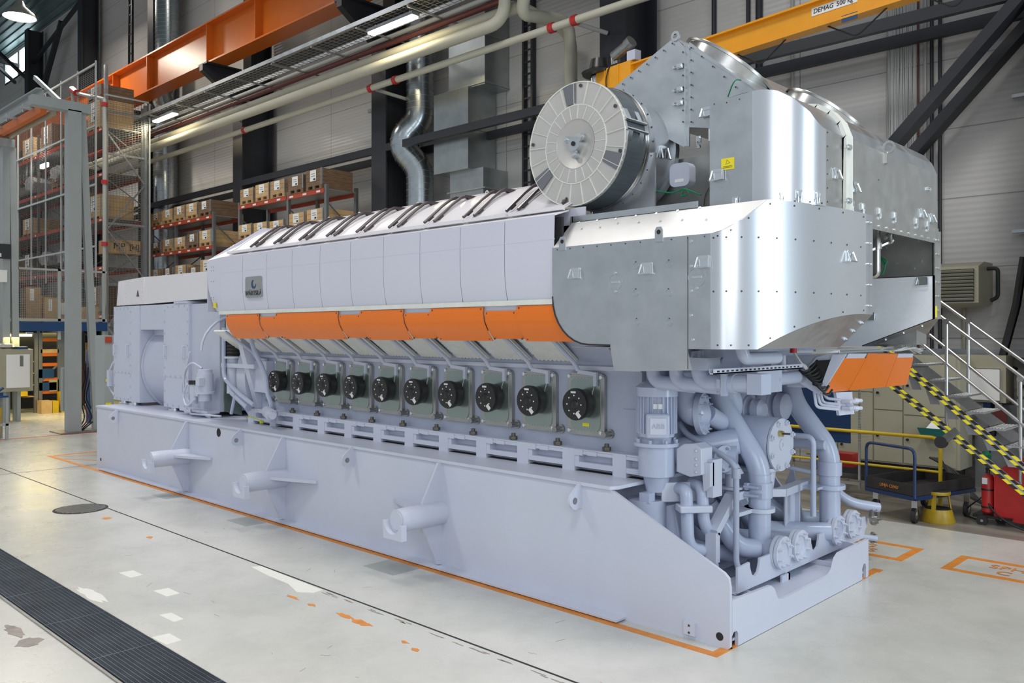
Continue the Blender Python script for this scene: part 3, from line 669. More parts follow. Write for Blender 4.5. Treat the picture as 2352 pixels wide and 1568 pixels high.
part(MB().tube([(-0.392,0.66,4.391), (-0.318,0.6,4.463), (-0.285,0.6,4.503), (-0.271,0.66,4.506)], .006, 5, bend=.05), 'green_wire', 'green', ex)
part(MB().box(-1.2, -.3, 1.5, 2.7, ZU+.01, 4.1), 'turbine_housing_cover', 'galvd', ex)
part(MB().box(-1.35, -.55, .86, .87, 3.38, 3.98), 'rear_wall', 'galvd', ex)
# electronics box and turbo nozzle seen in the gap
part(MB().prism([(x, z) for x, z in rrect(-0.866, -0.669, 3.66, 3.862, .05)], 'y', .5, .6).box(-0.813, -0.726, .497, .5, 3.697, 3.724, mi=1), 'sensor_box', ['paint2', 'white'], ex)
tb = MB(); tb.lathe([(0, .12), (.04, .14), (.07, .1), (.14, .11), (.17, .14), (.22, .1), (.4, .09)], (-0.96,1,3.809), (1, 0.1, 0), 24)
part(tb, 'turbocharger', 'steel', ex)
for k in range(5): part(MB().tube([(-.7+.06*k, .8, 3.5), (-.65+.07*k, .74, 3.62), (-.55+.05*k, .78, 3.75), (-.5+.06*k, .95, 3.8)], .012, 6, bend=.08), 'oil_line', 'stain', ex)
part(MB().tube([(-1.115,0.45,3.676), (-0.97,0.4,3.637), (-0.77,0.4,3.588), (-0.653,0.4,3.619), (-0.598,0.4,3.565), (-0.696,0.4,3.55), (-0.662,0.4,3.62), (-0.494,0.4,3.542)], .007, 5, bend=.06), 'green_cable', 'green', ex)
# ================================================================== AIR FILTER
DC = (-1.511,0,4.058); FX, FZ = DC[0], DC[2]; RR = .545
fil = thing('air_intake_filter', 'large round galvanised intake silencer drum with segmented face left of the peaked hood', 'air filter', (FX, .2, FZ-RR))
g = MB(); n = 72
g.lathe([(.03, RR), (0, RR), (0, RR*.63), (-.006, RR*.62), (-.006, RR*.40), (0, RR*.39)], (FX, 0, FZ), (0, 1, 0), 72, caps=(1, 0))
face = part(g, 'front_face', 'facem', fil, smooth=0)
seam = MB()
for k in range(21):
    a = 2*PI*k/21+.1
    for r0, r1, aa in ((RR*.64, RR*.995, a), (RR*.41, RR*.62, a+.16)):
        p = (FX+r0*math.cos(aa), -.006, FZ+r0*math.sin(aa)); q = (FX+r1*math.cos(aa), -.006, FZ+r1*math.sin(aa))
        seam.bar(p, q, .004, .012, up=(0, 1, 0))
seam.ring((FX, -.006, FZ), (0, 1, 0), RR*.625, RR*.64, .01, 64).ring((FX, -.008, FZ), (0, 1, 0), RR*.985, RR, .02, 64)
part(seam, 'face_seams', 'galvw', face)
for a0 in (97, 215, -25):
    a0 = math.radians(a0); pts = [(FX+r*math.cos(a0+d), -.008, FZ+r*math.sin(a0+d)) for r, d in ((RR*.66, -.13), (RR*.98, -.13), (RR*.985, 0), (RR*.98, .14), (RR*.66, .14))]
    part(MB().slab(pts, (0, -.003, 0)), 'film_patch', 'plas', face, label='crumpled transparent plastic film patch')
part(MB().lathe([(-.008, RR*.40), (.0, RR*.39), (.02, RR*.28), (.035, RR*.14), (.038, .001)], (FX, 0, FZ), (0, 1, 0), 48, caps=(0, 0)), 'dished_centre', 'facem', face)
hb = MB().cyl((FX, .05, FZ), (FX, -.03, FZ), .065, 20).cyl((FX, -.03, FZ), (FX, -.04, FZ), .02, 12, mi=1)
for a in (30, 150, 270):
    a = math.radians(a); p = (FX+.1*math.cos(a), -.01, FZ+.1*math.sin(a)); hb.cyl((p[0], .03, p[2]), (p[0], -.02, p[2]), .03, 12).cyl((p[0], -.02, p[2]), (p[0], -.04, p[2]), .016, 6, mi=2).bar((FX, -.01, FZ), p, .04, .03, up=(0, 1, 0))
part(hb, 'hub', ['galv', 'gap', 'zinc'], face)
for a in (83, 172, -15, -105, 30):
    a = math.radians(a); face_b = part(MB().cyl((FX+RR*.93*math.cos(a), -.004, FZ+RR*.93*math.sin(a)), (FX+RR*.93*math.cos(a), -.012, FZ+RR*.93*math.sin(a)), .016, 10), 'plug', 'rivet', face)
M['mesh'] = mat('dark_filter_cloth', (.10, .125, .14), .5, metal=.3, var=.2, vscale=25, bump=.15, bscale=400, stretch=(1, .1, 1))
part(MB().lathe([(.004, RR*.99), (.30, RR*.99)], (FX, 0, FZ), (0, 1, 0), 64, caps=(0, 0)), 'filter_drum', 'mesh', fil)
part(MB().lathe([(0, RR), (.015, RR*1.01), (.03, RR), (.045, RR*1.01), (.06, RR*.99)], (FX, .285, FZ), (0, 1, 0), 64), 'retaining_ring', 'stain', fil)
g = MB().lathe([(0, RR*1.02), (.07, RR*1.02), (.09, RR*.99)], (FX, .34, FZ), (0, 1, 0), 64)
for k in range(28):
    a = 2*PI*k/28; d = (math.cos(a), 0, math.sin(a)); g.cyl((FX+RR*1.02*d[0], .375, FZ+RR*1.02*d[2]), (FX+RR*1.035*d[0], .375, FZ+RR*1.035*d[2]), .008, 6, mi=1)
part(g, 'mounting_flange', ['galv', 'rivet'], fil)
cyl_ = part(MB().lathe([(0, RR*.98), (.34, RR*.93), (.34, RR*.99), (.40, RR*.99)], (FX, .42, FZ), (0, 1, 0), 64), 'intake_cylinder', 'galv', fil)
part(MB().prism([(FX+.12, FZ-.1), (FX+.58, FZ-.1), (FX+.58, ZU), (FX-.1, ZU), (FX-.1, FZ-.5)], 'y', .37, .39), 'support_plate', 'galv', fil)
g = MB()
for dz, sg in ((.10, 1), (.02, -1)):
    a = math.asin(dz/RR)+.06; X = FX+RR*1.02*math.cos(a); Z = FZ+RR*1.02*math.sin(a)
    g.tube([(X, -.0, Z), (X, .3, Z-.0)], .014, 8)
    for y in (.06, .22):
        g.bar((X, y, Z), (X-.02*abs(sg)-.03*(sg > 0), y, Z+sg*.10), .06, .008, up=(1, 0, 0))
part(g, 'buckle_strap', 'zinc', fil)
g = MB(); a = -.12; X = FX+RR*.97*math.cos(a); Z = FZ+RR*.97*math.sin(a)
handle(g, (X+.0, .58, Z), (0, 1, 0), (0, 0, 1), (1, 0, -.1), .06, .06); part(g, 'handle', 'zinc', cyl_)

# ================================================================== FRONT END PIPEWORK (parts of the engine)
def flange(mb, c, d, r, w=.03, nb=8, rb=None, mi=1, bore=None, bs=1.0):
    c, d = Vector(c), Vector(d).normalized(); rb = rb or r*.8
    if bore: mb.ring(c, d, bore, r, w, 32)
    else: mb.cyl(c, c+d*w, r, 32)
    a = d.orthogonal().normalized(); b = d.cross(a)
    for k in range(nb):
        t = 2*PI*(k+.5)/nb; p = c+(a*math.cos(t)+b*math.sin(t))*rb
        mb.cyl(p+d*w, p+d*(w+.02), r*.115*bs, 6).cyl(p+d*(w+.02), p+d*(w+.036), r*.065*bs, 6)
    return mb
mid = MB()
mid.box(-1.45, -1.05, .62, 2.1, 1.6, 2.28).box(-1.4, -1.12, .55, 2.2, .3, 1.7)
part(mid, 'front_casing', 'cast', eng)
part(MB().box(-.9, -.5, .05, 2.6, 2.20, 2.28).box(-.55, -.45, .3, 2.4, 2.10, 2.27), 'front_bracket_beam', 'cast', eng)
# large coolant pipes down to the flanges
p1 = MB().tube([(-.844, 1.28, 2.02), (-.844, 1.28, 1.79), (-.426, 1.28, 1.20), (-.426, 1.28, .467), (-.23, 1.28, .467)], .098, 28, bend=.14, seg=8)
for z in (1.13, .66): p1.cyl((-.426, 1.28, z), (-.426, 1.28, z+.005), .1005, 24)
pp = part(p1, 'coolant_pipe', 'pipe', eng)
cl = MB().cyl((-.426, 1.28, .925), (-.426, 1.28, 1.06), .112, 28)
for z in (.955, 1.03):
    cl.cyl((-.37, 1.14, z), (-.50, 1.12, z), .012, 8)
    cl.box(-.43, -.34, 1.155, 1.175, z-.02, z+.02)
    cl.box(-.50, -.47, 1.13, 1.22, z-.03, z+.03)
part(cl, 'pipe_coupling', 'pipe', pp)
part(MB().cyl((-.426, 1.28, .80), (-.426, 1.28, .835), .135, 32).prism([(-.55, .80), (-.55, .835), (-.43, .835), (-.43, .80)], 'y', .92, 1.4), 'pipe_collar', 'paint', pp)
p2 = MB().tube([(-.73, 2.46, 2.0), (-.67, 2.46, 1.70), (-.297, 2.46, 1.24), (-.29, 2.46, .467), (-.2, 2.46, .467)], .1, 28, bend=.14, seg=8)
p2b = part(p2, 'coolant_pipe', 'pipe', eng)
part(MB().cyl((-.295, 2.46, 1.0), (-.295, 2.46, 1.13), .116, 28).cyl((-.295, 2.46, .995), (-.295, 2.46, 1.0), .108, 28).cyl((-.295, 2.46, .865), (-.295, 2.46, .905), .15, 28).box(-.6, -.3, 2.2, 2.5, .875, .9), 'pipe_coupling', 'pipe', p2b)
def flpair(X, Y, r=.145, z=.463):
    f = MB(); f.ring((X-.05, Y, z), (1, 0, 0), r*.55, r, .03, 36).ring((X-.015, Y, z), (1, 0, 0), r*.4, r*.985, .003, 36)
    flange(f, (X-.01, Y, z), (1, 0, 0), r, .03, 8, r*.8, bore=r*.62)
    f.cyl((X-.01, Y, z), (X+.004, Y, z), r*.64, 32)
    return part(f, 'pipe_flange', 'paint', eng)
for Y in (1.28, 1.62, 2.45, 2.81): flpair(-.21, Y)
for Y, r in ((1.62, .09), (2.81, .085)):
    part(MB().tube([(-.22, Y, .463), (-.5, Y, .463), (-.8, Y-.35, .50), (-1.15, Y-.6, .9)], r, 18, bend=.2), 'water_pipe', 'pipe', eng)
part(MB().tube([(-.25, 2.35, .46), (-.75, 1.95, .46), (-1.1, 1.7, .9)], .09, 18, bend=.15), 'water_pipe', 'pipe', eng)
part(MB().tube([(-.75, .95, .85), (-.52, 1.05, .5), (-.4, 1.2, .48)], .085, 18, bend=.2), 'water_pipe', 'pipe', eng)
# far raw flanges
f = MB().tube([(-.55, 2.9, .9), (-.4, 3.1, .62), (-.15, 3.35, .56)], .05, 14, bend=.2)
f1 = part(f, 'fuel_pipe', 'pipe', eng)
part(flange(MB(), (-0.212,3.35,0.483), (1, 0, 0), .115, .03, 6, .085, bore=.045), 'raw_flange', 'steel', f1)
f = MB().cyl((-.3, 3.2, .26), (-.15, 3.3, .24), .03, 12); f2 = part(f, 'fuel_pipe', 'pipe', eng)
part(flange(MB(), (-0.214,3.32,0.239), (1, 0, 0), .06, .02, 4, .042, bore=.02), 'raw_flange', 'steel', f2)
# elbow in front of the casing with big round flange
e = MB().tube([(-0.962,0.8,2.023), (-0.917,0.8,1.809), (-0.817,0.8,1.679), (-0.79,0.9,1.681)], .118, 22, bend=.2, seg=8)
el = part(e, 'charge_air_elbow', 'pipe', eng)
c0 = Vector((-0.786,0.85,1.677)); part(flange(MB(), c0, (1, .25, .05), .185, .05, 12, .16, bs=.6), 'elbow_flange', 'pipe', el)
part(MB().tube([(-0.792,1,1.667), (-0.759,1.25,1.551), (-0.843,1.6,1.371)], .085, 16, bend=.1), 'lube_oil_pipe', 'pipe', eng)
# three white pipe elbows under the enclosure
for X, X2 in ((-.90, -.62), (-.67, -.3)):
    part(MB().tube([(X, .3, 2.25), (X, .3, 1.98), (X+.38, .34, 1.96)], .06, 18, bend=.1, seg=8), 'return_pipe', 'pipe', eng)
wp_ = part(MB().tube([(-.46, .3, 2.25), (-.44, .3, 1.99), (.02, .34, 2.0)], .068, 20, bend=.11, seg=8), 'return_pipe', 'pipe', eng)
part(MB().cyl((-.25, .32, 1.99), (-.13, .32, 1.995), .078, 20).box(-.21, -.17, .225, .27, 1.9, 2.12).box(-.245, -.213, .22, .25, 1.96, 2.03), 'hose_clamp', 'pipe', wp_)
part(MB().box(-.47, -.28, .14, .34, 2.1, 2.2), 'sensor_housing', 'pipe', eng)
part(MB().tube([(-.02, .2, 2.3), (-.0, .22, 2.2), (.03, .70, 2.2)], .05, 18, bend=.08, seg=8), 'drain_elbow', 'pipe', eng)
part(MB().box(.0, .12, .26, .42, 1.92, 2.08), 'pipe_block', 'pipe', eng)
part(MB().box(-.3, -.1, .62, 1.05, 1.9, 2.10).box(-.32, -.2, 1.05, 1.3, 1.95, 2.08), 'thermostat_housing', 'cast', eng)
part(MB().tube([(-.15, 1.0, 2.0), (-.2, 1.6, 2.0)], .055, 14), 'thermostat_pipe', 'cast', eng)
tr = MB().box(-.12, -.08, -.1, 1.4, 2.085, 2.095).box(-.12, -.115, -.1, 1.4, 2.085, 2.125).box(-.085, -.08, -.1, 1.4, 2.085, 2.125)
for y in seq(-.05, 1.3, 20): tr.box(-.0805, -.0785, y, y+.035, 2.1, 2.112, mi=1)
part(tr, 'cable_tray', ['paint', 'gap'], eng)
part(MB().cyl((-0.269,1.4,2.201), (-0.269,1.4,1.955), .035, 14), 'support_tube', 'paint', eng)
part(MB().slab([(-0.251,1,2.22), (-0.211,1,2.221), (-0.171,1,2.136), (-0.187,1,2.08), (-0.235,1,2.108)], (0, .03, 0)), 'angle_bracket', 'paint', eng)
for y in (.3, .42, .54, .66): part(MB().cyl((-.45, y, 2.16), (-.43, y, 2.16), .03, 14), 'bolt_boss', 'cast', eng)
# electric pump motor at the corner
mx, my = -.968, .45
mo = MB().cyl((mx, my, 1.50), (mx, my, 1.86), .155, 32)
for k in range(26):
    a = PI*.02+2*PI*k/26
    if math.cos(a-(-PI/4)) > .93: pass
    mo.bar((mx+.163*math.cos(a), my+.163*math.sin(a), 1.53), (mx+.163*math.cos(a), my+.163*math.sin(a), 1.85), .03, .008, up=(math.cos(a+PI/2), math.sin(a+PI/2), 0))
mot = part(mo, 'pump_motor', 'pipe', eng)
part(MB().cyl((mx, my, 1.85), (mx, my, 1.93), .185, 32).cyl((mx, my, 1.93), (mx, my, 1.98), .185, 32, r2=.1), 'fan_cowl', 'pipe', mot)
tbx = Vector((mx+.12, my-.16, 1.61)); dr_ = Vector((.62, -.78, 0)); rr_ = Vector((.78, .62, 0))
o = part(MB().obox(tbx, rr_*.10, dr_*.06, Vector((0, 0, .105))), 'terminal_box', 'pipe', mot, bevel=.02)
part(MB().obox(tbx+dr_*.062, rr_*.07, dr_*.006, Vector((0, 0, .072))), 'box_lid', 'paint', o, bevel=.01)
text('ABB', 'lid_lettering', 'cast', o, tbx+dr_*.068, rr_, (0, 0, 1), .06)
part(MB().obox(Vector((mx+.1, my-.13, 1.77)), rr_*.04, dr_*.004, Vector((0, 0, .022))), 'rating_plate', 'white', mot)
pb = MB().cyl((mx, my, 1.42), (mx, my, 1.45), .2, 36).cyl((mx, my, 1.45), (mx, my, 1.5), .13, 24)
pb.cyl((mx, my, 1.40), (mx, my, 1.42), .16, 24).cyl((mx, my, 1.16), (mx, my, 1.40), .158, 36).cyl((mx, my, 1.02), (mx, my, 1.16), .09, 24, r2=.12)
for k in range(8):
    a = 2*PI*k/8+.3; pb.cyl((mx+.175*math.cos(a), my+.175*math.sin(a), 1.45), (mx+.175*math.cos(a), my+.175*math.sin(a), 1.48), .016, 6)
pbo = part(pb, 'pump_body', 'pipe', eng)
vb = MB().prism([(-.8, 1.2), (-.66, 1.17), (-.55, 1.2), (-.55, 1.42), (-.62, 1.46), (-.72, 1.45), (-.8, 1.4)], 'y', .5, .68)
for z in (1.22, 1.28, 1.33, 1.4): vb.cyl((-.6, .5, z), (-.6, .485, z), .014, 8)
part(vb, 'valve_block', 'paint', eng, bevel=.008)
part(MB().prism([(-.56, 1.05), (-.5, 1.1), (-.5, 1.3), (-.58, 1.3)], 'y', .55, .62).box(-.56, -.5, .6, .75, 1.0, 1.32), 'valve_plate', 'paint', eng)
part(MB().box(-1.03, -.93, .28, .37, .94, 1.02), 'pump_foot', 'pipe', pbo)
df = MB(); c = Vector((-.80, .55, 1.02)); df.obox(c, Vector((.012, -.012, 0))*1.0, Vector((.1, .13, 0)), Vector((0, 0, .085)))
part(df, 'discharge_flange', 'paint', eng, bevel=.01)
part(MB().tube([(-.82, .55, 1.05), (-.70, .5, 1.06), (-.68, .5, .55), (-.6, .8, .5)], .055, 16, bend=.13, seg=7), 'discharge_pipe', 'pipe', eng)
part(MB().tube([(-.76, .68, 1.08), (-.62, .62, 1.08), (-.60, .62, .75), (-.62, .8, .62)], .052, 16, bend=.12, seg=7), 'discharge_pipe', 'pipe', eng)
part(MB().obox((-.655, .55, .9), (.09, .11, 0), (.06, -.05, 0), (0, 0, .03)), 'pipe_clamp', 'paint', eng, bevel=.01)
part(MB().tube([(-1.027,0.9,1.578), (-0.957,0.9,1.484), (-0.58,0.9,1.324), (-0.448,0.9,1.242), (-0.448,0.9,0.41), (-0.419,0.9,0.34)], .027, 12, bend=.12), 'vent_pipe', 'cast', eng)
part(MB().cyl((-0.448,0.9,1.223), (-0.448,0.9,1.136), .04, 12), 'vent_pipe_socket', 'cast', eng)
# frame carrying the pipes
fr = MB()
A, B, C_, D_, E_, F_ = (-0.55,0.681,0.434), (-0.55,0.681,0.688), (-0.55,0.998,0.95), (-0.55,1.231,0.953), (-0.55,1.953,0.859), (-0.55,2.604,0.891)
for P_, Q_ in ((A, B), (B, C_), (C_, D_), (D_, (-.45, 1.75, .90)), ((-.45, 1.75, .9), F_)): fr.bar(P_, Q_, .07, .10, up=(1, 0, 0))
fr.prism([(A[1]-.06, .2), (A[1]+.12, .2), (A[1]+.06, .5), (A[1]+.0, .55)], 'x', -.56, -.54)
part(fr, 'pipe_frame', 'paint', eng)
part(MB().prism([(2.02, .06), (2.24, .06), (2.24, .9), (2.02, .9)], 'x', -.56, -.545).box(-.6, -.5, 2.23, 2.25, .06, .9), 'frame_post', 'paint', eng)
part(MB().slab([(-.8, 2.5, .1), (-.8, 2.5, .8), (-.7, 2.5, 1.05), (-.5, 2.5, .1)], (0, .02, 0)), 'rear_gusset', 'paint2', eng)
# big cooler drum with bolted end cover
cd = MB().lathe([(0, .24), (.02, .25), (.55, .25), (.6, .2)], (-.42, 1.65, 1.36), (-1, .05, .02), 40)
cdo = part(cd, 'oil_cooler', 'pipe', eng)
cf = MB(); flange(cf, (-.42, 1.65, 1.36), (1, 0, 0), .245, .02, 8, .215); cf.ring((-.4, 1.65, 1.36), (1, 0, 0), .02, .05, .01, 18)
part(cf, 'end_cover', 'paint', cdo)
part(MB().cyl((-.4, 1.60, 1.47), (-.36, 1.60, 1.47), .03, 6).cyl((-.36, 1.60, 1.47), (-.3, 1.62, 1.47), .01, 6, mi=1), 'sensor_plug', ['brass', 'rivet'], cdo)
part(MB().cyl((-.65, 1.6, 1.12), (-.65, 1.6, 1.15), .24, 28).cyl((-.65, 1.6, .9), (-.65, 1.6, 1.12), .17, 28, r2=.2), 'filter_base', 'paint', eng)
part(MB().tube([(-.6, 1.2, 1.42), (-.9, 1.0, 1.35), (-1.1, .9, 1.3)], .12, 18, bend=.1).tube([(-.8, 1.0, 1.3), (-.55, 1.1, 1.3)], .09, 16), 'suction_pipe', 'pipe', eng)
part(flange(MB(), (-.63, .98, 1.28), (.9, -.3, 0), .12, .03, 6, .095), 'suction_flange', 'cast', eng)
sf = MB().cyl((-.62, 1.12, 1.02), (-.62, 1.12, 1.14), .055, 18).lathe([(0, .11), (.1, .05)], (-.62, 1.12, 1.14), (0, 0, 1), 20).cyl((-.62, 1.12, 1.0), (-.62, 1.12, 1.02), .11, 20).cyl((-.62, 1.12, .6), (-.62, 1.12, 1.0), .06, 18)
part(sf, 'strainer', 'paint2', eng)
# water pumps (volutes)
for Y, s_ in ((1.75, .8), (2.25, 1.0)):
    v = MB(); v.lathe([(0, .08*s_), (.03, .13*s_), (.1, .14*s_), (.14, .1*s_), (.16, .16*s_), (.2, .17*s_), (.3, .16*s_)], (-.62, Y, 1.66), (-1, 0, 0), 28)
    t = [( -.85, Y+.2*s_*math.cos(a), 1.66+.2*s_*math.sin(a)) for a in [i*2*PI/20 for i in range(18)]]
    v.tube(t, .075*s_, 14)
    part(v, 'water_pump', 'cast', eng)
part(MB().tube([(-.8, 1.3, 1.95), (-.75, 1.45, 1.7), (-.95, 1.5, 1.5)], .09, 16, bend=.15), 'bypass_pipe', 'pipe', eng)
part(MB().tube([(-0.6,2.1,1.398), (-0.299,2.1,1.402), (-0.299,2.1,0.955), (-0.299,2.1,0.642)], .028, 12, bend=.08).tube([(-0.698,2.3,1.289), (-0.271,2.3,1.306)], .045, 12), 'cross_pipe', 'pipe', eng)
part(MB().tube([(-0.577,2.1,1.083), (-0.312,2.1,1.063)], .02, 8), 'cross_pipe', 'pipe', eng)
for (a, b, r) in (((-.9, .8, .5), (-.6, 1.3, .35), .07), ((-.95, .6, .9), (-.9, .7, .3), .1), ((-1.0, 1.9, .9), (-.8, 2.0, .3), .09)):
    part(MB().cyl(a, b, r, 16), 'lower_pipe', 'pipe', eng)
part(MB().cyl((-1.05, .42, .35), (-1.05, .42, .95), .17, 24), 'sump_cylinder', 'cast', eng)
part(MB().box(-.9, -.3, .9, 2.3, .1, .16).box(-.5, -.45, .6, 2.4, .2, .26).box(-.85, -.8, .6, 2.4, .2, .26), 'cross_member', 'paint2', eng)
# orange front control box
cb = thing('orange_control_box', 'open-ended box with three orange cover panels hanging under the front of the enclosure', 'control box', (.0, 2.4, 1.85))
g = MB(); g.slab([(0.221,1.62,2.217), (0.058,1.62,2.214), (-0.054,1.62,2.181), (-0.205,1.62,2.012), (-0.213,1.62,1.94), (-0.033,1.62,1.842)], (0, .01, 0))
ep = part(g, 'end_plate', 'paint', cb)
part(MB().slab([(-0.045,1.6,2.151), (0.083,1.6,2.161), (0.075,1.6,2.107), (-0.025,1.6,1.91), (-0.081,1.6,1.931), (-0.097,1.6,2.063), (-0.113,1.6,2.094)], (0, .005, 0)), 'cable_opening', 'gap', ep)
part(MB().slab([(0.111,1.58,2.208), (0.23,1.58,2.21), (0.016,1.58,1.866), (-0.016,1.58,1.864)], (0, .02, 0)), 'end_strip', 'paint', ep)
TL, TR, BR_, BL = Vector((.22, 1.64, 2.217)), Vector((.20, 3.36, 2.186)), Vector((.125, 3.36, 1.865)), Vector((.0, 1.6, 1.862))
for j, (u0, u1) in enumerate(((0, .28), (.285, .72), (.725, 1))):
    def Q(u, v): return TL*(1-u)*(1-v)+TR*u*(1-v)+BR_*u*v+BL*(1-u)*v
    v0 = .0 if j == 1 else .12
    pn = MB(); rows = [[Q(u0+(u1-u0)*i/6, v0+(1-v0)*k/5) for i in range(7)] for k in range(6)]
    pn.grid(rows); part(pn, 'orange_panel', 'orange', cb, solid=.006)
part(MB().slab([Q(.02, .0), Q(.26, .0), Q(.26, .14), Q(.02, .14)], (-.005, 0, 0)).slab([Q(.74, .0), Q(.99, .0), Q(.99, .14), Q(.74, .14)], (-.005, 0, 0)), 'white_edge', 'paint', cb)
part(MB().prism([(-.35, 1.9), (-.1, 1.9), (.13, 2.19), (-.35, 2.19)], 'y', 1.66, 3.34), 'inner_box', 'paint2', cb)
part(MB().bar((-.3, 1.4, 2.23), (.16, 1.62, 2.235), .03, .02).box(.1, .16, 1.6, 3.3, 2.22, 2.235).bar((.12, 1.2, 2.25), (.12, 3.0, 2.25), .02, .02), 'top_rail', 'galv', cb)
for k in range(9):
    a = (-.10+.02*R.random(), 1.5, 2.2-.01*k); b = (-0.137,1.58,2.063)
    b = (b[0]+.015*k-.05, 1.57, b[2]-.012*k); c = (b[0]+.12+.02*R.random(), 1.57, b[2]+.03-.02*k)
    part(MB().tube([b, ((b[0]+c[0])/2, 1.52, b[2]-.03), c, (c[0]+.02, 1.62, c[2]+.06)], .011, 6, bend=.04), 'black_connector_lead', 'blackc', cb)
for k in range(4):
    b = (-0.166,1.4,2.238); c = (-0.099,1.55,2.065)
    part(MB().tube([(b[0], b[1], b[2]), (b[0]+.02+.01*k, b[1]+.03, b[2]-.09), (c[0]-.02, c[1], c[2]+.04-.012*k), c], .008, 6, bend=.06), 'white_lead', 'cable', cb)
part(MB().cyl((-0.166,1.4,2.284), (-0.166,1.4,2.222), .03, 14), 'red_sleeve', 'red', cb)
for k in range(26):
    a0 = (.15, 2.9+.2*R.random(), 2.215); a1 = (.16+.1*R.random(), 3.15+.1*R.random(), 2.24+.03*R.random()); a2 = (.15+.12*R.random(), 3.38+.12*R.random(), 2.235-.05*R.random())
    part(MB().tube([a0, a1, a2], .005, 5, bend=.08), 'loose_wire', 'cable', cb)
vb_ = MB(); 
for k in range(4):
    z = 1.72-.035*(k % 2)*2
    vb_.tube([(-0.132,1.75,1.858), (-0.112,1.75,1.72), (0.026,1.9,1.699)] if k == 0 else ([(-0.115,1.85,1.842), (-0.095,1.85,1.755), (0.038,1.9,1.747)] if k == 1 else ([(-0.104,1.9,1.832), (-0.076,1.9,1.793), (0.025,1.95,1.784)] if k == 2 else [(-0.122,1.8,1.836), (-0.097,1.8,1.737), (0.022,1.92,1.721)])), .014, 8, bend=.04)
part(vb_, 'valve_pipes', 'paint', cb)
c = (0.045,2,1.734)
mf = MB().slab([(c[0]-.06, 1.95, 1.85), (c[0]+.02, 2.12, 1.85), (c[0]+.03, 2.15, c[2]-.09), (c[0]-.05, 2.0, c[2]-.10)], (-.03, .01, 0))
for k in range(6):
    z = c[2]+.03-.06*(k//3); y = 2.02+.045*(k % 3); mf.cyl((c[0]-.03, y, z), (c[0]+.05, y, z), .02, 8)
for z in (c[2]+.03, c[2]-.04): mf.cyl((c[0]+.0, 2.12, z), (c[0]+.06, 2.24, z), .018, 8).cyl((c[0]+.02, 2.16, z), (c[0]+.04, 2.2, z), .028, 6)
part(mf, 'valve_manifold', 'paint', cb)

# ================================================================== GENERATOR
gen = thing('generator', 'pale grey boxy generator with twin cooler towers at the far end of the base frame', 'generator', (-11, 1.34, HD))
GY = .45
gl0, gl1, gr0, gr1 = -13.055, -12.236, -10.898, -9.974
gz0, gz1 = 1.159, 2.883
zt_ = 3.379
GB = 2*cy-GY
lz = 2.88
for a, b in ((gl0, gl1+.35), (gr0, gr1)):
    t = MB().box(a, b, GY, GB, gz0, gz1)
    mz = (gz0*.68+gz1*.32)
    t.box(a, b-(.35 if a == gl0 else 0), GY-.006, GY, mz-.05, mz)
    w = b-(.35 if a == gl0 else 0)
    t.dots([(x, GY, z) for x in (a+.04, w-.04) for z in seq(gz0+.08, gz1-.1, 9)]+[(x, GY, z) for x in seq(a+.15, w-.15, 4) for z in (gz0+.04, gz1-.04)]+[(x, GY-.006, mz-.025) for x in seq(a+.08, w-.08, 5)], (0, -1, 0), .02, .01, mi=1)
    o = part(t, 'cooler_tower', ['paint', 'paint2'], gen)
    for X in (a+.12, w-.12): part(MB().tube([(X, GY, 2.18), (X, GY-.05, 2.18), (X, GY-.05, 1.98), (X, GY, 1.98)], .012, 6, bend=.02), 'grab_handle', 'paint', o)
part(MB().box(gl1, gr0, GY+.02, GB, 2.454, gz1), 'bridge_panel', 'paint', gen)
part(MB().box(gl1+.35, gr0+.05, GY+.5, GB-.2, gz0, gz1-.2), 'inner_wall', 'paint2', gen)
gc = (gl1+gr0)/2+.25
part(MB().lathe([(0, .62), (0, .80), (.03, .84), (1.2, .84)], (gl1+.36, cy, 1.8), (1, 0, 0), 56), 'stator_housing', 'paint2', gen)
part(MB().ring((gl1+.37, cy, 1.8), (1, 0, 0), .835, .87, .03, 56), 'stator_rim', 'paint', gen)
part(MB().cyl((gr1+.4, cy, 1.75), (-8.1, cy, 1.75), .55, 32).cyl((-8.3, cy, 1.75), (-8.05, cy, 1.75), .95, 48), 'coupling_housing', 'paint', gen)
part(MB().box(gr1, -9.02, GY+.05, GB-.05, gz0+.02, gz1-.02), 'stator_frame', 'paint2', gen)
part(MB().tube([(-9,0.191,2.13), (-9,0.211,2.262), (-9,0.26,2.374), (-9,0.343,2.48), (-9,0.434,2.56), (-9,0.548,2.622), (-9,0.67,2.657)], .02, 8), 'guard_rim', 'paint', gen)
for x in (gl0+.25, gl1-.1, gr0+.2, gr1-.15):
    part(MB().cyl((x, .56, HD), (x, .56, HD+.03), .11, 20).cyl((x, .56, HD+.03), (x, .56, gz0+.005), .07, 16), 'mounting_foot', 'zinc', gen)
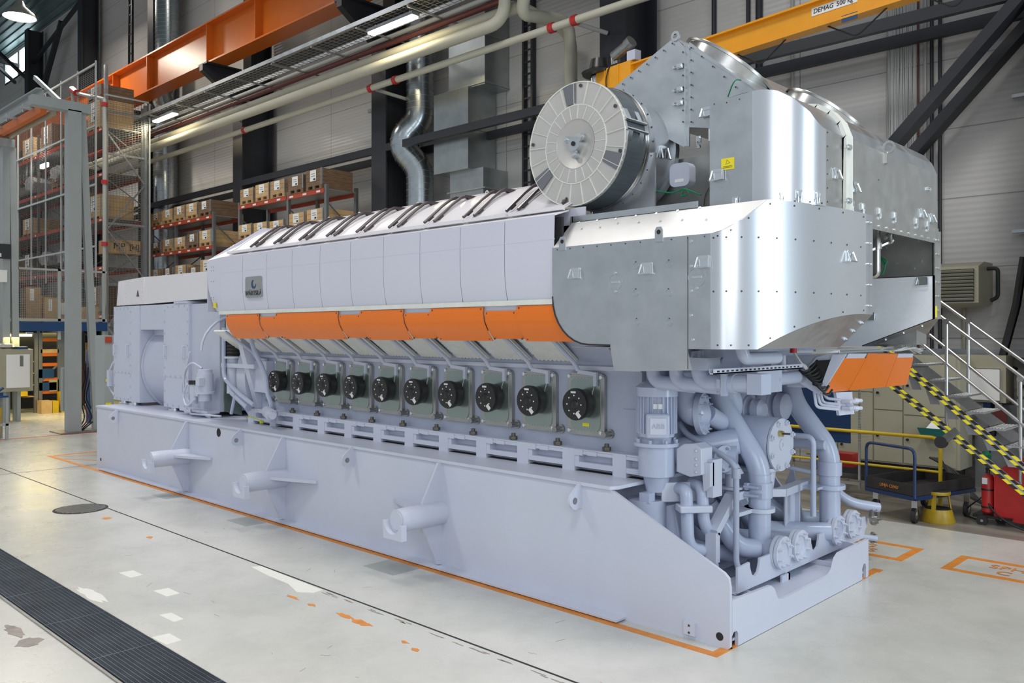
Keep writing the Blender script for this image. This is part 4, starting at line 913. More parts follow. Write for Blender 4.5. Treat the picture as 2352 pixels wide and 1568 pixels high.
# top terminal box
bx0, bx1 = -12.911, -11.71
tb_ = MB().prism([(bx0, gz1+.02), (bx1, gz1+.02), (bx1, zt_), (bx0+.08, zt_-.03)], 'y', GY, GB)
tb_.prism([(bx1, gz1+.02), (gr1+1.2, gz1+.06), (gr1+1.2, zt_-.02), (bx1, zt_)], 'y', GY+.02, GB)
tb_.dots([(x, GY, z) for x in seq(bx0+.5, bx1-.06, 4) for z in (gz1+.06, zt_-.06)]+[(x, GY, z) for x in (bx0+.45, bx1-.05) for z in seq(gz1+.1, zt_-.1, 5)], (0, -1, 0), .014, .008)
for k in (0, 1): tb_.box(bx0+.16+.13*k, bx0+.18+.13*k, GY-.012, GY, gz1+.05, zt_-.06)
tbo = part(tb_, 'terminal_box', 'hatchw', gen)
xm = -11.951; zm = 3.104
part(MB().prism([(xm-.05, zm-.06), (xm+.05, zm-.06), (xm, zm+.05)], 'y', GY-.01, GY-.004), 'warning_triangle', 'nut', tbo)
part(MB().box(gl0-.2, gl0, GY+.1, GB-.2, 2.0, gz1-.02), 'side_box', 'paint', gen)
part(MB().prism([(gr1-.5, gz1), (gr1, gz1), (gr1, gz1+.03), (gr1-.5, gz1+.03)], 'y', GY-.02, GB), 'top_lip', 'paint', gen)
part(MB().box(gl1+.1, gr0-.1, GY+.25, GY+.5, 2.454-.1, 2.454), 'duct_lip', 'paint', gen)
part(MB().box(gl1+.55, gr0-.02, GY+.3, GY+.36, 2.08, 2.13), 'cross_bar', 'paint', gen)
part(MB().box(gl1+.13, gl1+.27, GY+.018, GY+.02, 1.38, 1.5), 'number_plate', 'doorg', gen)
# lube unit with little motor
X = -9.099; Zc = 1.55
lu = MB().cyl((X, .3, 1.36), (X, .3, 1.50), .09, 20).cyl((X, .3, 1.5), (X, .3, 1.78), .125, 24).cyl((X, .3, 1.78), (X, .3, 1.84), .11, 24).cyl((X, .3, 1.47), (X, .3, 1.5), .15, 24).box(X+.02, X+.14, .14, .22, 1.6, 1.72)
l_ = part(lu, 'lubrication_pump', 'paint', gen)
part(MB().cyl((X-.33, .28, 1.3), (X-.33, .28, 1.6), .06, 16).cyl((X-.33, .28, 1.6), (X-.33, .28, 1.66), .08, 16, mi=1).box(X-.45, X-.15, .26, .4, 1.42, 1.58), 'oil_filter', ['paint', 'black'], gen)
for k, pts in enumerate((((X-.5, .3, 1.3), (X-.62, .25, 1.45), (X-.6, .25, 1.8), (X-.45, .3, 1.95), (X-.2, .35, 1.85)), ((X-.4, .2, 1.6), (X-.5, .18, 1.4), (X-.3, .15, 1.25), (X-.1, .2, 1.4)), ((X-.62, .3, 1.2), (X-.7, .25, 1.5), (X-.5, .3, 2.1)), ((X-.5, .3, 1.2), (X-.4, .25, 1.14), (X+.5, .3, 1.16)))):
    part(MB().tube(pts, .016, 8, bend=.1), 'oil_hose', 'paint', gen)
part(MB().box(gr1, gr1+.95, .3, .5, 1.16, 1.2).slab([(X-.2, .32, 1.16), (X+.1, .32, 1.16), (X+.1, .32, HD), (X+.05, .32, HD)], (0, .02, 0)), 'pump_shelf', 'paint', gen)
part(MB().tube([(gl0-.05, .5, 1.2), (gl0-.25, .45, 1.4), (gl0-.2, .45, 1.7), (gl0-.05, .5, 1.9)], .02, 8, bend=.1).box(gl0-.2, gl0-.08, .4, .55, 1.4, 1.7), 'oil_hose', 'paint', gen)

# ================================================================== HALL
def floor_mat():
    m = bpy.data.materials.new('painted_concrete_floor'); m.use_nodes = True; nt = m.node_tree; N = nt.nodes; L = nt.links; b = N['Principled BSDF']
    tc = N.new('ShaderNodeTexCoord')
    def noise(sc_, det=8, ro=.6, st=None):
        mp = N.new('ShaderNodeMapping'); L.new(tc.outputs['Object'], mp.inputs['Vector'])
        if st: mp.inputs['Scale'].default_value = st[:3]; mp.inputs['Rotation'].default_value = (0, 0, st[3])
        n = N.new('ShaderNodeTexNoise'); n.inputs['Scale'].default_value = sc_; n.inputs['Detail'].default_value = det; n.inputs['Roughness'].default_value = ro; L.new(mp.outputs['Vector'], n.inputs['Vector']); return n
    def ramp(n, st):
        r = N.new('ShaderNodeValToRGB'); e = r.color_ramp.elements
        while len(e) < len(st): e.new(.5)
        for q, (p, c) in zip(e, st): q.position = p; q.color = (*c, 1)
        L.new(n.outputs['Fac'], r.inputs['Fac']); return r
    def mul(a, bb, f=1):
        x = N.new('ShaderNodeMix'); x.data_type = 'RGBA'; x.blend_type = 'MULTIPLY'; x.inputs[0].default_value = f; L.new(a, x.inputs[6]); L.new(bb, x.inputs[7]); return x.outputs[2]
    base = ramp(noise(.35), [(.35, (.51, .52, .48)), (.65, (.61, .60, .57))])
    sm = ramp(noise(1.7, 10, .7), [(.3, (.86, .86, .86)), (.55, (1, 1, 1)), (.8, (1.0, 1.0, 1.0))])
    sc1 = ramp(noise(6, 6, .75, (.35, 5, 1, .5)), [(.26, (.72, .70, .68)), (.33, (1, 1, 1)), (1, (1, 1, 1))])
    sc2 = ramp(noise(9, 6, .75, (5, .3, 1, .25)), [(.25, (.78, .76, .74)), (.30, (1, 1, 1)), (1, (1, 1, 1))])
    c = mul(base.outputs['Color'], sm.outputs['Color']); c = mul(c, sc1.outputs['Color']); c = mul(c, sc2.outputs['Color'])
    L.new(c, b.inputs['Base Color'])
    q = N.new('ShaderNodeMapRange'); q.inputs['To Min'].default_value = .14; q.inputs['To Max'].default_value = .42; L.new(noise(1.1).outputs['Fac'], q.inputs['Value']); L.new(q.outputs['Result'], b.inputs['Roughness'])
    b.inputs['Coat Weight'].default_value = .25; b.inputs['Coat Roughness'].default_value = .18
    bp = N.new('ShaderNodeBump'); bp.inputs['Strength'].default_value = .05; bp.inputs['Distance'].default_value = .02; L.new(noise(1.2).outputs['Fac'], bp.inputs['Height']); L.new(bp.outputs['Normal'], b.inputs['Normal'])
    return m
M['floor'] = floor_mat()
floor = struct(MB().box(-62, 14, -14, 9.3, -.2, 0), 'floor', 'floor', smooth=0)
def wall_mat(name, c, axis, period, dark=.55, rough=.4):
    m = mat(name, c, rough, var=.05, vscale=.5, stretch=(.2, 1, 2)); nt = m.node_tree; N = nt.nodes; L = nt.links; b = N['Principled BSDF']
    tc = N.new('ShaderNodeTexCoord'); sp = N.new('ShaderNodeSeparateXYZ'); L.new(tc.outputs['Object'], sp.inputs['Vector'])
    def line(out, per, w):
        d = N.new('ShaderNodeMath'); d.operation = 'DIVIDE'; L.new(out, d.inputs[0]); d.inputs[1].default_value = per
        f = N.new('ShaderNodeMath'); f.operation = 'FRACT'; L.new(d.outputs[0], f.inputs[0])
        g = N.new('ShaderNodeMath'); g.operation = 'LESS_THAN'; L.new(f.outputs[0], g.inputs[0]); g.inputs[1].default_value = w; return g
    g1 = line(sp.outputs['Z'], period, .018/period); g2 = line(sp.outputs['X'], 3.82, .006)
    mx = N.new('ShaderNodeMath'); mx.operation = 'MAXIMUM'; L.new(g1.outputs[0], mx.inputs[0]); L.new(g2.outputs[0], mx.inputs[1])
    src = b.inputs['Base Color'].links[0].from_socket
    x = N.new('ShaderNodeMix'); x.data_type = 'RGBA'; L.new(mx.outputs[0], x.inputs[0]); L.new(src, x.inputs[6]); x.inputs[7].default_value = (c[0]*dark, c[1]*dark, c[2]*dark, 1)
    L.new(x.outputs[2], b.inputs['Base Color'])
    # fine horizontal ribs of the sheet metal
    wv = N.new('ShaderNodeMath'); wv.operation = 'SINE'; mm = N.new('ShaderNodeMath'); mm.operation = 'MULTIPLY'; L.new(sp.outputs['Z'], mm.inputs[0]); mm.inputs[1].default_value = 62.8; L.new(mm.outputs[0], wv.inputs[0])
    bp = N.new('ShaderNodeBump'); bp.inputs['Strength'].default_value = .12; bp.inputs['Distance'].default_value = .02; L.new(wv.outputs[0], bp.inputs['Height']); L.new(bp.outputs['Normal'], b.inputs['Normal'])
    return m
M['wall'] = wall_mat('wall_sandwich_panel', (.52, .51, .49), 'z', 1.15)
WY = 9.3; CZ = 18.6
wx0, wx1 = -52.608, -47.736
wl = MB().box(-62, wx0, WY, WY+.25, 0, CZ).box(wx1, 14, WY, WY+.25, 0, CZ).box(wx0, wx1, WY, WY+.25, 0, 16.95).box(wx0, wx1, WY, WY+.25, 18.35, CZ)
struct(wl, 'wall_back', 'wall', smooth=0)
struct(MB().box(-62.3, -62, -14, WY, 0, CZ), 'wall_left', 'wall', smooth=0)
M['sky'] = mat('daylight_glass', (.9, .95, 1), .2, emis=(.8, .95, 1), estr=3.0)
win = tag(MB().box(wx0, wx1, WY+.1, WY+.12, 16.95, 18.35).build('window_1', 'sky'), kind='structure')
part(MB().box(wx0, wx1, WY-.02, WY+.02, 16.9, 17.0).box((wx0+wx1)/2-.04, (wx0+wx1)/2+.04, WY-.02, WY+.05, 16.95, 18.35), 'window_frame', 'dsteel', win)
M['roof'] = mat('roof_sheet', (.16, .24, .25), .35, metal=.5, var=.1)
rf = MB().box(-62, 14, -14, WY+.25, CZ, CZ+.2)
for k in range(60): rf.box(-62, 14, -14+.4*k, -13.9+.4*k, CZ-.06, CZ)
struct(rf, 'ceiling', 'roof', smooth=0)
# ---- floor markings and fittings
fm = lambda mb, nm, m, **k: part(mb, nm, m, floor, smooth=0, **k)
M['paintor'] = mat('orange_floor_paint', (.62, .22, .03), .5, var=.15, vscale=8)
M['paintwh'] = mat('white_floor_paint', (.70, .70, .66), .5, var=.04, vscale=14)
M['stainm'] = mat('floor_stain', (.26, .23, .21), .5, var=.3, vscale=6)
M['greyp'] = mat('grey_floor_paint', (.34, .37, .35), .4, var=.1)
H_ = .003
fm(MB().box(-14.7, .0, -.19, -.11, 0, H_).box(-.08, .0, -.11, 2.9, 0, H_).box(-.08, .02, 2.9, 3.02, 0, H_).box(-14.7, -14.6, -.11, 3.0, 0, H_), 'painted_border', 'paintor')
fm(MB().bar((-14.5, -.08, .001), (-13.9, .8, .001), .04, .003).bar((-14.0, -.08, .001), (-13.2, .4, .001), .04, .003), 'painted_hatching', 'paintor')
fm(MB().box(-18.2, -18.12, -6, 3.5, 0, H_), 'painted_line', 'red')
fm(MB().slab([(-60, -1.24, .0), (-60, -1.25, .0), (3, -1.27, 0), (3, -1.25, 0)], (0, 0, .002)), 'floor_joint', 'gap')
fm(MB().box(-12.9, -12.89, -12, .1, 0, .002), 'floor_joint', 'gap')
for (a, b, t1, t2, k) in ((-3.2, .03, 'WOOD', 'RACES', 0), (.41, 3.6, 'SPHO', 'C', 1)):
    g = MB(); y0, y1 = 3.49, 4.185; w = .09
    g.box(a, b, y0, y0+w, 0, H_).box(a, b, y1-w, y1, 0, H_).box(a, a+w, y0+w, y1-w, 0, H_).box(b-w, b, y0+w, y1-w, 0, H_)
    fm(g, 'painted_rectangle', 'paintor')
t_ = text('OG', 'floor_lettering', 'paintor', floor, (-.55, 3.93, .001), (1, 0, 0), (0, 1, 0), .2, ext=.0005)
t_ = text('RES', 'floor_lettering', 'paintor', floor, (-.48, 3.74, .001), (1, 0, 0), (0, 1, 0), .2, ext=.0005)
t_ = text('SPHO', 'floor_lettering', 'paintor', floor, (1.0, 3.93, .001), (1, 0, 0), (0, 1, 0), .2, ext=.0005)
t_ = text('C', 'floor_lettering', 'paintor', floor, (.93, 3.72, .001), (1, 0, 0), (0, 1, 0), .2, ext=.0005)
def blob(cx, cy_, rx, ry, n=18, j=.25):
    return [(cx+rx*math.cos(2*PI*i/n)*(1+R.uniform(-j, j)), cy_+ry*math.sin(2*PI*i/n)*(1+R.uniform(-j, j)), .0005) for i in range(n)]
fm(MB().slab([(-4.7, -1.36, 0), (-4.64, -1.27, 0), (-3.5, -1.29, 0), (-3.49, -1.40, 0), (-3.62, -1.49, 0), (-3.9, -1.41, 0), (-4.3, -1.40, 0)], (0, 0, .002)), 'worn_white_patch', 'paintwh')
for x, y, a, b in ((-5.32, -2.32, .13, .07), (-4.48, -2.33, .13, .07), (-3.77, -2.6, .13, .05), (-3.3, -2.85, .12, .07)):
    fm(MB().slab([(x-a, y-b, 0), (x+a, y-b*.8, 0), (x+a*.9, y+b, 0), (x-a*.9, y+b, 0)], (0, 0, .002)), 'worn_white_patch', 'paintwh')
fm(MB().slab(blob(-4.9, -2.84, .3, .06), (0, 0, .0015)), 'worn_white_patch', 'paintwh')
for x, y, a, b in ((-8.12, -1.51, .08, .05), (-6.7, -1.55, .05, .03), (-3.5, -1.6, .1, .018), (-3.2, -1.6, .06, .018), (-2.75, -1.57, .12, .03), (-2.5, -1.57, .12, .045), (-1.9, -1.6, .04, .02), (-1.72, -1.64, .04, .02)):
    fm(MB().slab(blob(x, y, a, b, 14, .45), (0, 0, .0018)), 'orange_paint_mark', 'paintor')
fm(MB().slab(blob(-4.0, -3.62, .1, .09)+[], (0, 0, .0016)), 'dark_stain', 'stainm')
fm(MB().slab(blob(-4.35, -3.62, .18, .05), (0, 0, .0016)), 'dark_stain', 'stainm')
for i in range(26):
    x = -3.4+R.random()*3.2; fm(MB().slab(blob(x, -1.27-.02-.05*R.random(), .03+.05*R.random(), .006, 9, .5), (0, 0, .0015)), 'chipped_edge', 'stainm')
for i in range(40):
    x, y = R.uniform(-7, 1.5), R.uniform(-3, -.4)
    a = R.uniform(0, PI); l = R.uniform(.02, .12); fm(MB().bar((x, y, .0005), (x+l*math.cos(a), y+l*math.sin(a), .0005), .004, .001), 'scratch', 'stainm')
for X, w in ((-9.3, .25), (-6.9, .3), (-3.9, .35)): fm(MB().box(X, X+.5, -.19-w, -.2, 0, .001), 'grey_paint_patch', 'greyp')
mh = MB().cyl((-8.98, -1.53, 0), (-8.98, -1.53, .004), .34, 40)
for k in range(12):
    x = -8.98-.29+.053*k; h = math.sqrt(max(.01, .31**2-(x+8.98)**2)); mh.box(x-.012, x+.012, -1.53-h, -1.53+h, .004, .009, mi=1)
tag(part(mh, 'manhole_cover', ['gap', 'steel'], None), 'round dark ribbed manhole cover in the floor at the left', 'manhole cover')
gt = thing('floor_drain_grating', 'long dark steel drain grating set in the floor at the bottom left', 'floor grating', (-5.5, -3.2, 0))
part(MB().box(-12, 1.0, -3.44, -2.945, .0, .0015), 'drain_channel', 'gap', gt)
M['grate'] = mat('grating_steel', (.16, .19, .23), .35, metal=.8, var=.2, vscale=3)
gb = MB()
for k in range(15): gb.box(-12, 1, -3.42+.0335*k, -3.417+.0335*k, .0015, .02)
part(gb, 'long_bar', 'grate', gt, kind='stuff')
gb = MB(); x = -12
while x < 1: gb.box(x, x+.002, -3.425, -2.955, .012, .0195); x += .0125
part(gb, 'cross_bar', 'grate', gt, kind='stuff')
for x in seq(-11.5, .9, 13): part(MB().box(x, x+.008, -3.43, -2.95, .0015, .022), 'panel_edge', 'grate', gt)
part(MB().box(-12, 1, -3.45, -3.43, 0, .012).box(-12, 1, -2.955, -2.935, 0, .012), 'channel_rim', 'steel', gt)
# ---- columns
bays = [-45.8, -38.15, -30.5, -22.87, -15.26, -7.5, .15]
names = {0: 'dark steel column in the far left corner of the view', 1: 'dark steel column left of the tall caged rack', 2: 'dark steel column rising behind the left end of the orange crane beam', 3: 'dark steel column between the two low pallet racks', 4: 'dark steel column in mid picture beside the spiral duct', 5: 'dark steel column behind the intake silencer and jib crane', 6: 'dark steel column at the right picture edge'}
for i, X in enumerate(bays):
    c = thing('steel_column', names[i], 'column', (X, 8.6, 0))
    part(MB().box(X, X+.62, 8.0, 8.05, 0, 10.9).box(X, X+.62, 9.1, 9.15, 0, 10.9).box(X+.28, X+.34, 8.05, 9.1, 0, 10.9), 'lower_column', 'dsteel', c)
    part(MB().box(X+.05, X+.57, 8.35, 8.4, 10.9, CZ-.4).box(X+.05, X+.57, 9.05, 9.1, 10.9, CZ-.4).box(X+.28, X+.34, 8.4, 9.05, 10.9, CZ-.4), 'upper_column', 'dsteel', c)
    part(MB().prism([(8.0, 9.9), (8.0, 10.95), (6.75, 10.95), (6.75, 10.75)], 'x', X+.2, X+.42).box(X+.02, X+.6, 6.8, 8.0, 10.95, 11.0), 'crane_bracket', 'dsteel', c)
# wall girts
for i in range(6):
    a, b = bays[i]+.62, bays[i+1]
    g = part(MB().box(a, b, 8.0, 8.12, 7.2, 7.39), 'wall_girt', 'dsteel', None); tag(g, 'dark horizontal front girt across the %s wall bay' % ('first', 'second', 'third', 'fourth', 'fifth', 'right hand')[i], 'girt', 'front wall girts')
    g = part(MB().box(a, b, 8.92, 9.04, 7.2, 7.39), 'wall_girt', 'dsteel', None); tag(g, 'dark horizontal rear girt against the %s wall bay' % ('first', 'second', 'third', 'fourth', 'fifth', 'right hand')[i], 'girt', 'rear wall girts')
for Y in (8.05, 8.95):
    g = part(MB().bar((-2.6, Y, 4.4), (.25, Y, 7.35), .16, .30, up=(0, 1, 0)), 'diagonal_brace', 'dsteel', None); tag(g, 'thick dark diagonal %s brace rising to the right edge' % ('front' if Y < 8.5 else 'rear'), 'brace', 'diagonal wall braces')
br = part(MB().bar((-45.6, 8.7, 13.2), (-41.3, 8.7, 17.6), .2, .25).bar((-45.6, 8.7, 16.5), (-38.2, 8.7, 18.0), .15, .15), 'roof_brace', 'dsteel', None); tag(br, 'dark crossing roof braces at the far left top', 'brace')
for k, (x, z) in enumerate(((-52, 17.9), (-49, 17.2))):
    g = part(MB().bar((x, 9, z), (x+3, -6, z+.3), .15, .2).bar((x+2, 9.1, z-1.4), (x+8, 3, z+.6), .12, .15), 'roof_truss', 'dsteel', None); tag(g, '%s dark roof truss member under the sheet roof' % ('upper', 'lower')[k], 'truss', 'roof trusses')
# crane runway beam
M['rbeam'] = mat('runway_beam_orange', (.62, .14, .012), .35, var=.06)
rb = thing('crane_runway_beam', 'orange steel crane runway beam running along the wall on column brackets', 'crane beam', (-20, 7.2, 11))
part(MB().box(-50, 8, 6.9, 7.5, 11.0, 11.05).box(-50, 8, 6.9, 7.5, 12.27, 12.32).box(-50, 8, 7.17, 7.23, 11.05, 12.27), 'beam', 'rbeam', rb)
for X in [b+.31 for b in bays]+[-27.1, -19.5]: part(MB().box(X-.02, X+.02, 6.92, 7.17, 11.05, 12.27), 'stiffener', 'rbeam', rb)
# ---- pipes along the wall
M['cream'] = mat('cream_pipe', (.52, .50, .40), .55, var=.05, vscale=1)
M['brown'] = mat('red_brown_pipe', (.13, .03, .025), .4, var=.1)
M['greyp2'] = mat('grey_pipe', (.38, .38, .36), .4)
def longpipe(nm, pts, r, m, lab, g='service pipes along the wall'):
    o = part(MB().tube(pts, r, 14, bend=.45, seg=7), nm, m, None); tag(o, lab, 'pipe', g); return o
longpipe('insulated_pipe', [(-50, 6.9, 8.93), (-9.15, 6.9, 8.93), (-9.15, 6.9, 9.9), (-9.15, 6.6, 10.6)], .13, 'cream', 'thick cream pipe, lowest of the bundled pair, turning up beside the silencer')
longpipe('insulated_pipe', [(-50, 7.2, 9.27), (-9.4, 7.2, 9.27), (-9.0, 7.2, 9.27), (-9.0, 8.9, 9.15), (-9.0, 8.9, 0)], .13, 'cream', 'thick cream pipe, upper of the bundled pair, dropping down the wall')
longpipe('insulated_pipe', [(8, 7.0, 9.55), (-8.6, 7.0, 9.55), (-8.8, 7.0, 9.0), (-8.8, 8.6, 9.3), (-8.8, 8.6, 0)], .13, 'cream', 'thick cream pipe coming from the right and dropping down the wall')
longpipe('thin_pipe', [(-50, 7.15, 9.52), (8, 7.15, 9.52)], .07, 'brown', 'dark red-brown pipe above the cream pair')
longpipe('thin_pipe', [(-50, 7.15, 9.68), (8, 7.15, 9.68)], .06, 'greyp2', 'thin grey pipe, topmost of the pipe bundle')
sp_ = thing('sprinkler_pipe', 'lone grey-green sprinkler pipe with red clamps hanging below the pipe bundle', 'pipe', (-15, 7.2, 8.6))
part(MB().cyl((-50, 7.2, 8.6), (8, 7.2, 8.6), .08, 14), 'main_pipe', 'cream', sp_)
for X in (-14.2, -13.2, -8.1, -7.5, -20.6): part(MB().cyl((X-.06, 7.2, 8.6), (X+.06, 7.2, 8.6), .105, 14), 'red_clamp', 'red', sp_)
part(MB().cyl((-14.2, 7.2, 8.6), (-14.2, 8.4, 8.55), .045, 10), 'branch', 'greyp2', sp_)
part(MB().cyl((-7.6, 7.2, 8.6), (-7.3, 7.98, 8.5), .045, 10), 'branch', 'greyp2', sp_)
dp = part(MB().tube([(-15.9, 8.4, 8.55), (-15.6, 8.4, 8.5), (-15.6, 8.4, 0)], .06, 10, bend=.1).cyl((-15.6, 8.4, 8.4), (-15.6, 8.4, 8.6), .08, 10, mi=1).cyl((-15.6, 8.4, 7.9), (-15.6, 8.4, 7.95), .08, 10, mi=1), 'down_pipe', ['greyp2', 'red'], None); tag(dp, 'grey vertical sprinkler drop with red couplings left of the middle column', 'pipe')
# cable tray
tray = thing('cable_tray', 'galvanised wire mesh cable tray running along the wall above the pipes', 'cable tray', (-20, 6.5, 9.7))
for Y in (6.12, 6.88): part(MB().box(-50, 8, Y-.015, Y+.015, 9.68, 9.78), 'side_rail', 'galv', tray)
g = MB()
for Y in seq(6.2, 6.8, 6): g.box(-50, 8, Y-.006, Y+.006, 9.676, 9.686)
for k in range(290): x = -50+.2*k; g.box(x-.008, x+.008, 6.12, 6.88, 9.666, 9.676)
part(g, 'wire_mesh', 'galvd', tray, kind='stuff')
g = MB()
for k in range(5): g.tube([(-50, 6.3+.1*k, 9.72), (8, 6.3+.1*k, 9.72)], .03, 6)
part(g, 'cables', 'blackc', tray)
for X in seq(-46, 4, 27): part(MB().box(X-.02, X+.02, 6.1, 8.1, 9.6, 9.64), 'support_arm', 'galvd', tray)
# lamps
M['lamp'] = mat('fluorescent_tube', (1, 1, .9), .3, emis=(1, .88, .55), estr=9)
M['lampw'] = mat('lamp_white', (1, 1, 1), .3, emis=(1, .95, .85), estr=12)
def tubelamp(x0, x1, Y, Z, lab):
    t = thing('fluorescent_lamp', lab, 'lamp', ((x0+x1)/2, Y, Z))
    part(MB().box(x0, x1, Y-.11, Y+.11, Z+.02, Z+.1).box(x0+.2, x0+.23, Y-.01, Y+.01, Z+.1, Z+.18).box(x1-.23, x1-.2, Y-.01, Y+.01, Z+.1, Z+.18), 'housing', 'galv', t)
    part(MB().box(x0+.03, x1-.03, Y-.09, Y+.09, Z-.02, Z+.02), 'tube', 'lamp', t)
    l = bpy.data.lights.new('lamp_light', 'AREA'); l.shape = 'RECTANGLE'; l.size = x1-x0; l.size_y = .18; l.energy = 32; l.color = (1, .85, .55)
    o = bpy.data.objects.new('lamp_light', l); col.objects.link(o); o.location = ((x0+x1)/2, Y, Z-.03)
tubelamp(-13.16, -11.46, 6.4, 9.50, 'lit fluorescent lamp under the cable tray in the upper middle')
tubelamp(-25.2, -23.6, 6.4, 9.50, 'lit fluorescent lamp under the cable tray beside the tall caged rack')
hb_ = thing('high_bay_lamp', 'large grey high bay lamp hanging under the roof at the top left', 'lamp', (-31.185,4,13.936))
c = Vector((-31.185,4,13.936))
part(MB().lathe([(0, .55), (.15, .5), (.4, .2), (.6, .12)], c, (0, 0, 1), 28, caps=(0, 1)), 'shade', 'galvd', hb_)
part(MB().cyl(c+Vector((0, 0, .02)), c+Vector((0, 0, .04)), .5, 28), 'lens', 'lampw', hb_)
part(MB().cyl(c+Vector((0, 0, .6)), (c.x, c.y, CZ-.07), .03, 8), 'suspension_rod', 'dsteel', hb_)
# spiral ducts
M['spiral'] = mat('spiral_duct', (.42, .46, .48), .25, metal=.95, var=.08, vscale=6)
def duct(pts, r, lab):
    t = thing('spiral_duct', lab, 'duct', pts[-1], 'round spiral ventilation ducts')
    part(MB().tube(pts, r, 22, bend=.25, seg=5), 'duct_pipe', 'spiral', t)
    g = MB()
    for a, b in zip(pts, pts[1:]):
        a, b = Vector(a), Vector(b); n = int((b-a).length/.16)
        for k in range(n): q = a.lerp(b, (k+.5)/n); g.ring(q, b-a, r-.01, r+.004, .01, 22)
    part(g, 'spiral_seam', 'galvd', t, kind='stuff')
duct([(-13.9, 8.55, 14), (-13.9, 8.55, 8.0), (-14.2, 8.25, 7.55), (-14.2, 8.25, 7.2), (-13.9, 8.55, 6.7), (-13.9, 8.55, 0)], .36, 'shiny spiral duct with a double bend beside the middle column')
duct([(-29.2, 8.6, 17.5), (-29.2, 8.6, 12.3), (-29.35, 8.3, 11.7), (-29.45, 8.6, 11.2), (-29.4, 8.6, 10.4), (-29.4, 8.6, 0)], .45, 'shiny spiral duct behind the orange crane beam')
M['rduct'] = mat('rectangular_duct_sheet', (.40, .43, .43), .32, metal=.9, var=.1, vscale=3)
rd = thing('rectangular_duct', 'stepped rectangular sheet metal duct on the wall right of the spiral duct', 'duct', (-12, 8.7, 5))
part(MB().box(-12.65, -11.35, 8.45, 9.28, 8.4, 13), 'upper_duct', 'rduct', rd)
part(MB().box(-13.05, -11.78, 8.3, 9.25, 6.4, 8.4).box(-13.07, -11.76, 8.28, 9.26, 7.38, 7.42), 'middle_box', 'rduct', rd)
part(MB().box(-12.6, -11.4, 8.45, 9.28, 0, 6.4), 'lower_duct', 'rduct', rd)
for z in (8.45, 9.6, 5.9, 11): part(MB().box(-12.68, -11.32, 8.42, 9.29, z-.015, z+.015), 'duct_flange', 'galvd', rd)
# wall ladder tray, cable bundle, tubes
ld = MB().box(-10.78, -10.72, 9.15, 9.28, 0, 13).box(-10.5, -10.44, 9.15, 9.28, 0, 13)
for k in range(34): ld.box(-10.72, -10.5, 9.16, 9.18, 3.1+.29*k, 3.14+.29*k)
tag(part(ld, 'cable_ladder', 'dsteel', None), 'narrow dark vertical cable ladder on the wall left of the silencer', 'cable ladder')
ld = MB()
for k in range(10): ld.box(-32.2, -31.8, 8.3, 8.34, 13.0+.4*k, 13.05+.4*k)
ld.box(-32.2, -32.14, 8.28, 8.36, 12.4, 17).box(-31.86, -31.8, 8.28, 8.36, 12.4, 17)
tag(part(ld, 'access_ladder', 'dsteel', None), 'dark access ladder above the orange crane beam', 'ladder')
cbn = MB()
for k in range(44):
    x = -2.17+.0105*k+R.uniform(-.003, .003); y = 9.2-.02*R.random(); pts = [(x, y, 0.0)]
    for j in range(2, 11): pts.append((x+R.uniform(-.012, .012), y-.02*R.random(), 1.0*j))
    cbn.tube(pts, .0055, 5)
tag(part(cbn, 'cable_bundle', 'cable', None, kind='stuff'), 'wide curtain of thin grey cables running down the wall', 'cables')
for x, r, m, lab in ((-1.71, .016, 'brown', 'thin red-brown pipe beside the cable curtain'), (-1.60, .03, 'greyp2', 'grey conduit right of the cable curtain'), (-1.50, .03, 'dsteel', 'left one of two black vertical tubes on the right wall'), (-1.37, .03, 'dsteel', 'right one of two black vertical tubes on the right wall'), (-2.21, .02, 'greyp2', 'thin grey conduit left of the cable curtain'),
                     (-4.85, .04, 'dsteel', 'black vertical tube behind the exhaust hood'), (-4.62, .07, 'dsteel', 'thick black vertical duct behind the exhaust hood'), (-3.95, .03, 'greyp2', 'grey vertical conduit right of the exhaust hood'), (-5.6, .05, 'dsteel', 'black vertical tube right of the column behind the hood')):
    tag(part(MB().cyl((x, 9.27, 0), (x, 9.27, 14), r, 8), 'wall_conduit', m, None), lab, 'conduit')
for k, (px, z) in enumerate(((2318, 170), (2318, 533))): pass
for z, lab in ((6.05, 'upper'), (3.95, 'lower')): tag(part(MB().box(-.28, .05, 9.1, 9.2, z, z+.05), 'mounting_channel', 'galv', None), lab+' short slotted steel channel on the right wall', 'bracket')
tag(part(MB().tube([(0.002,8.6,3.527), (-0.095,8.6,2.817), (-0.298,8.6,1.965), (-0.428,8.6,0.835)], .06, 8), 'black_hose', 'blackc', None), 'thick black hose hanging down at the right edge', 'hose')
# jib crane boom
M['crane'] = mat('crane_yellow', (.80, .34, .01), .35, var=.06)
jc = thing('jib_crane', 'yellow jib crane boom with drive motor passing behind the exhaust hood', 'crane', (-6.537,7,6.899))
A = Vector((-6.568,7,7.086)); dr2 = Vector((math.cos(math.radians(46.03-7.9-90-46.03)), 0, 0))
hd = math.radians(0)
bd_ = Vector((math.cos(a_), -math.sin(a_), 0))   # camera backward direction in plan is -(forward)
rot = math.radians(-7.9); e1 = Vector((math.cos(rot), math.sin(rot), 0)); sd = Vector((-e1.y, e1.x, 0))
Lb = 8.5
part(MB().obox(A+e1*Lb/2, e1*Lb/2, sd*.03, Vector((0, 0, .19))).obox(A+e1*Lb/2+Vector((0, 0, .19)), e1*Lb/2, sd*.11, Vector((0, 0, .015))).obox(A+e1*Lb/2-Vector((0, 0, .19)), e1*Lb/2, sd*.11, Vector((0, 0, .015))), 'boom', 'crane', jc)
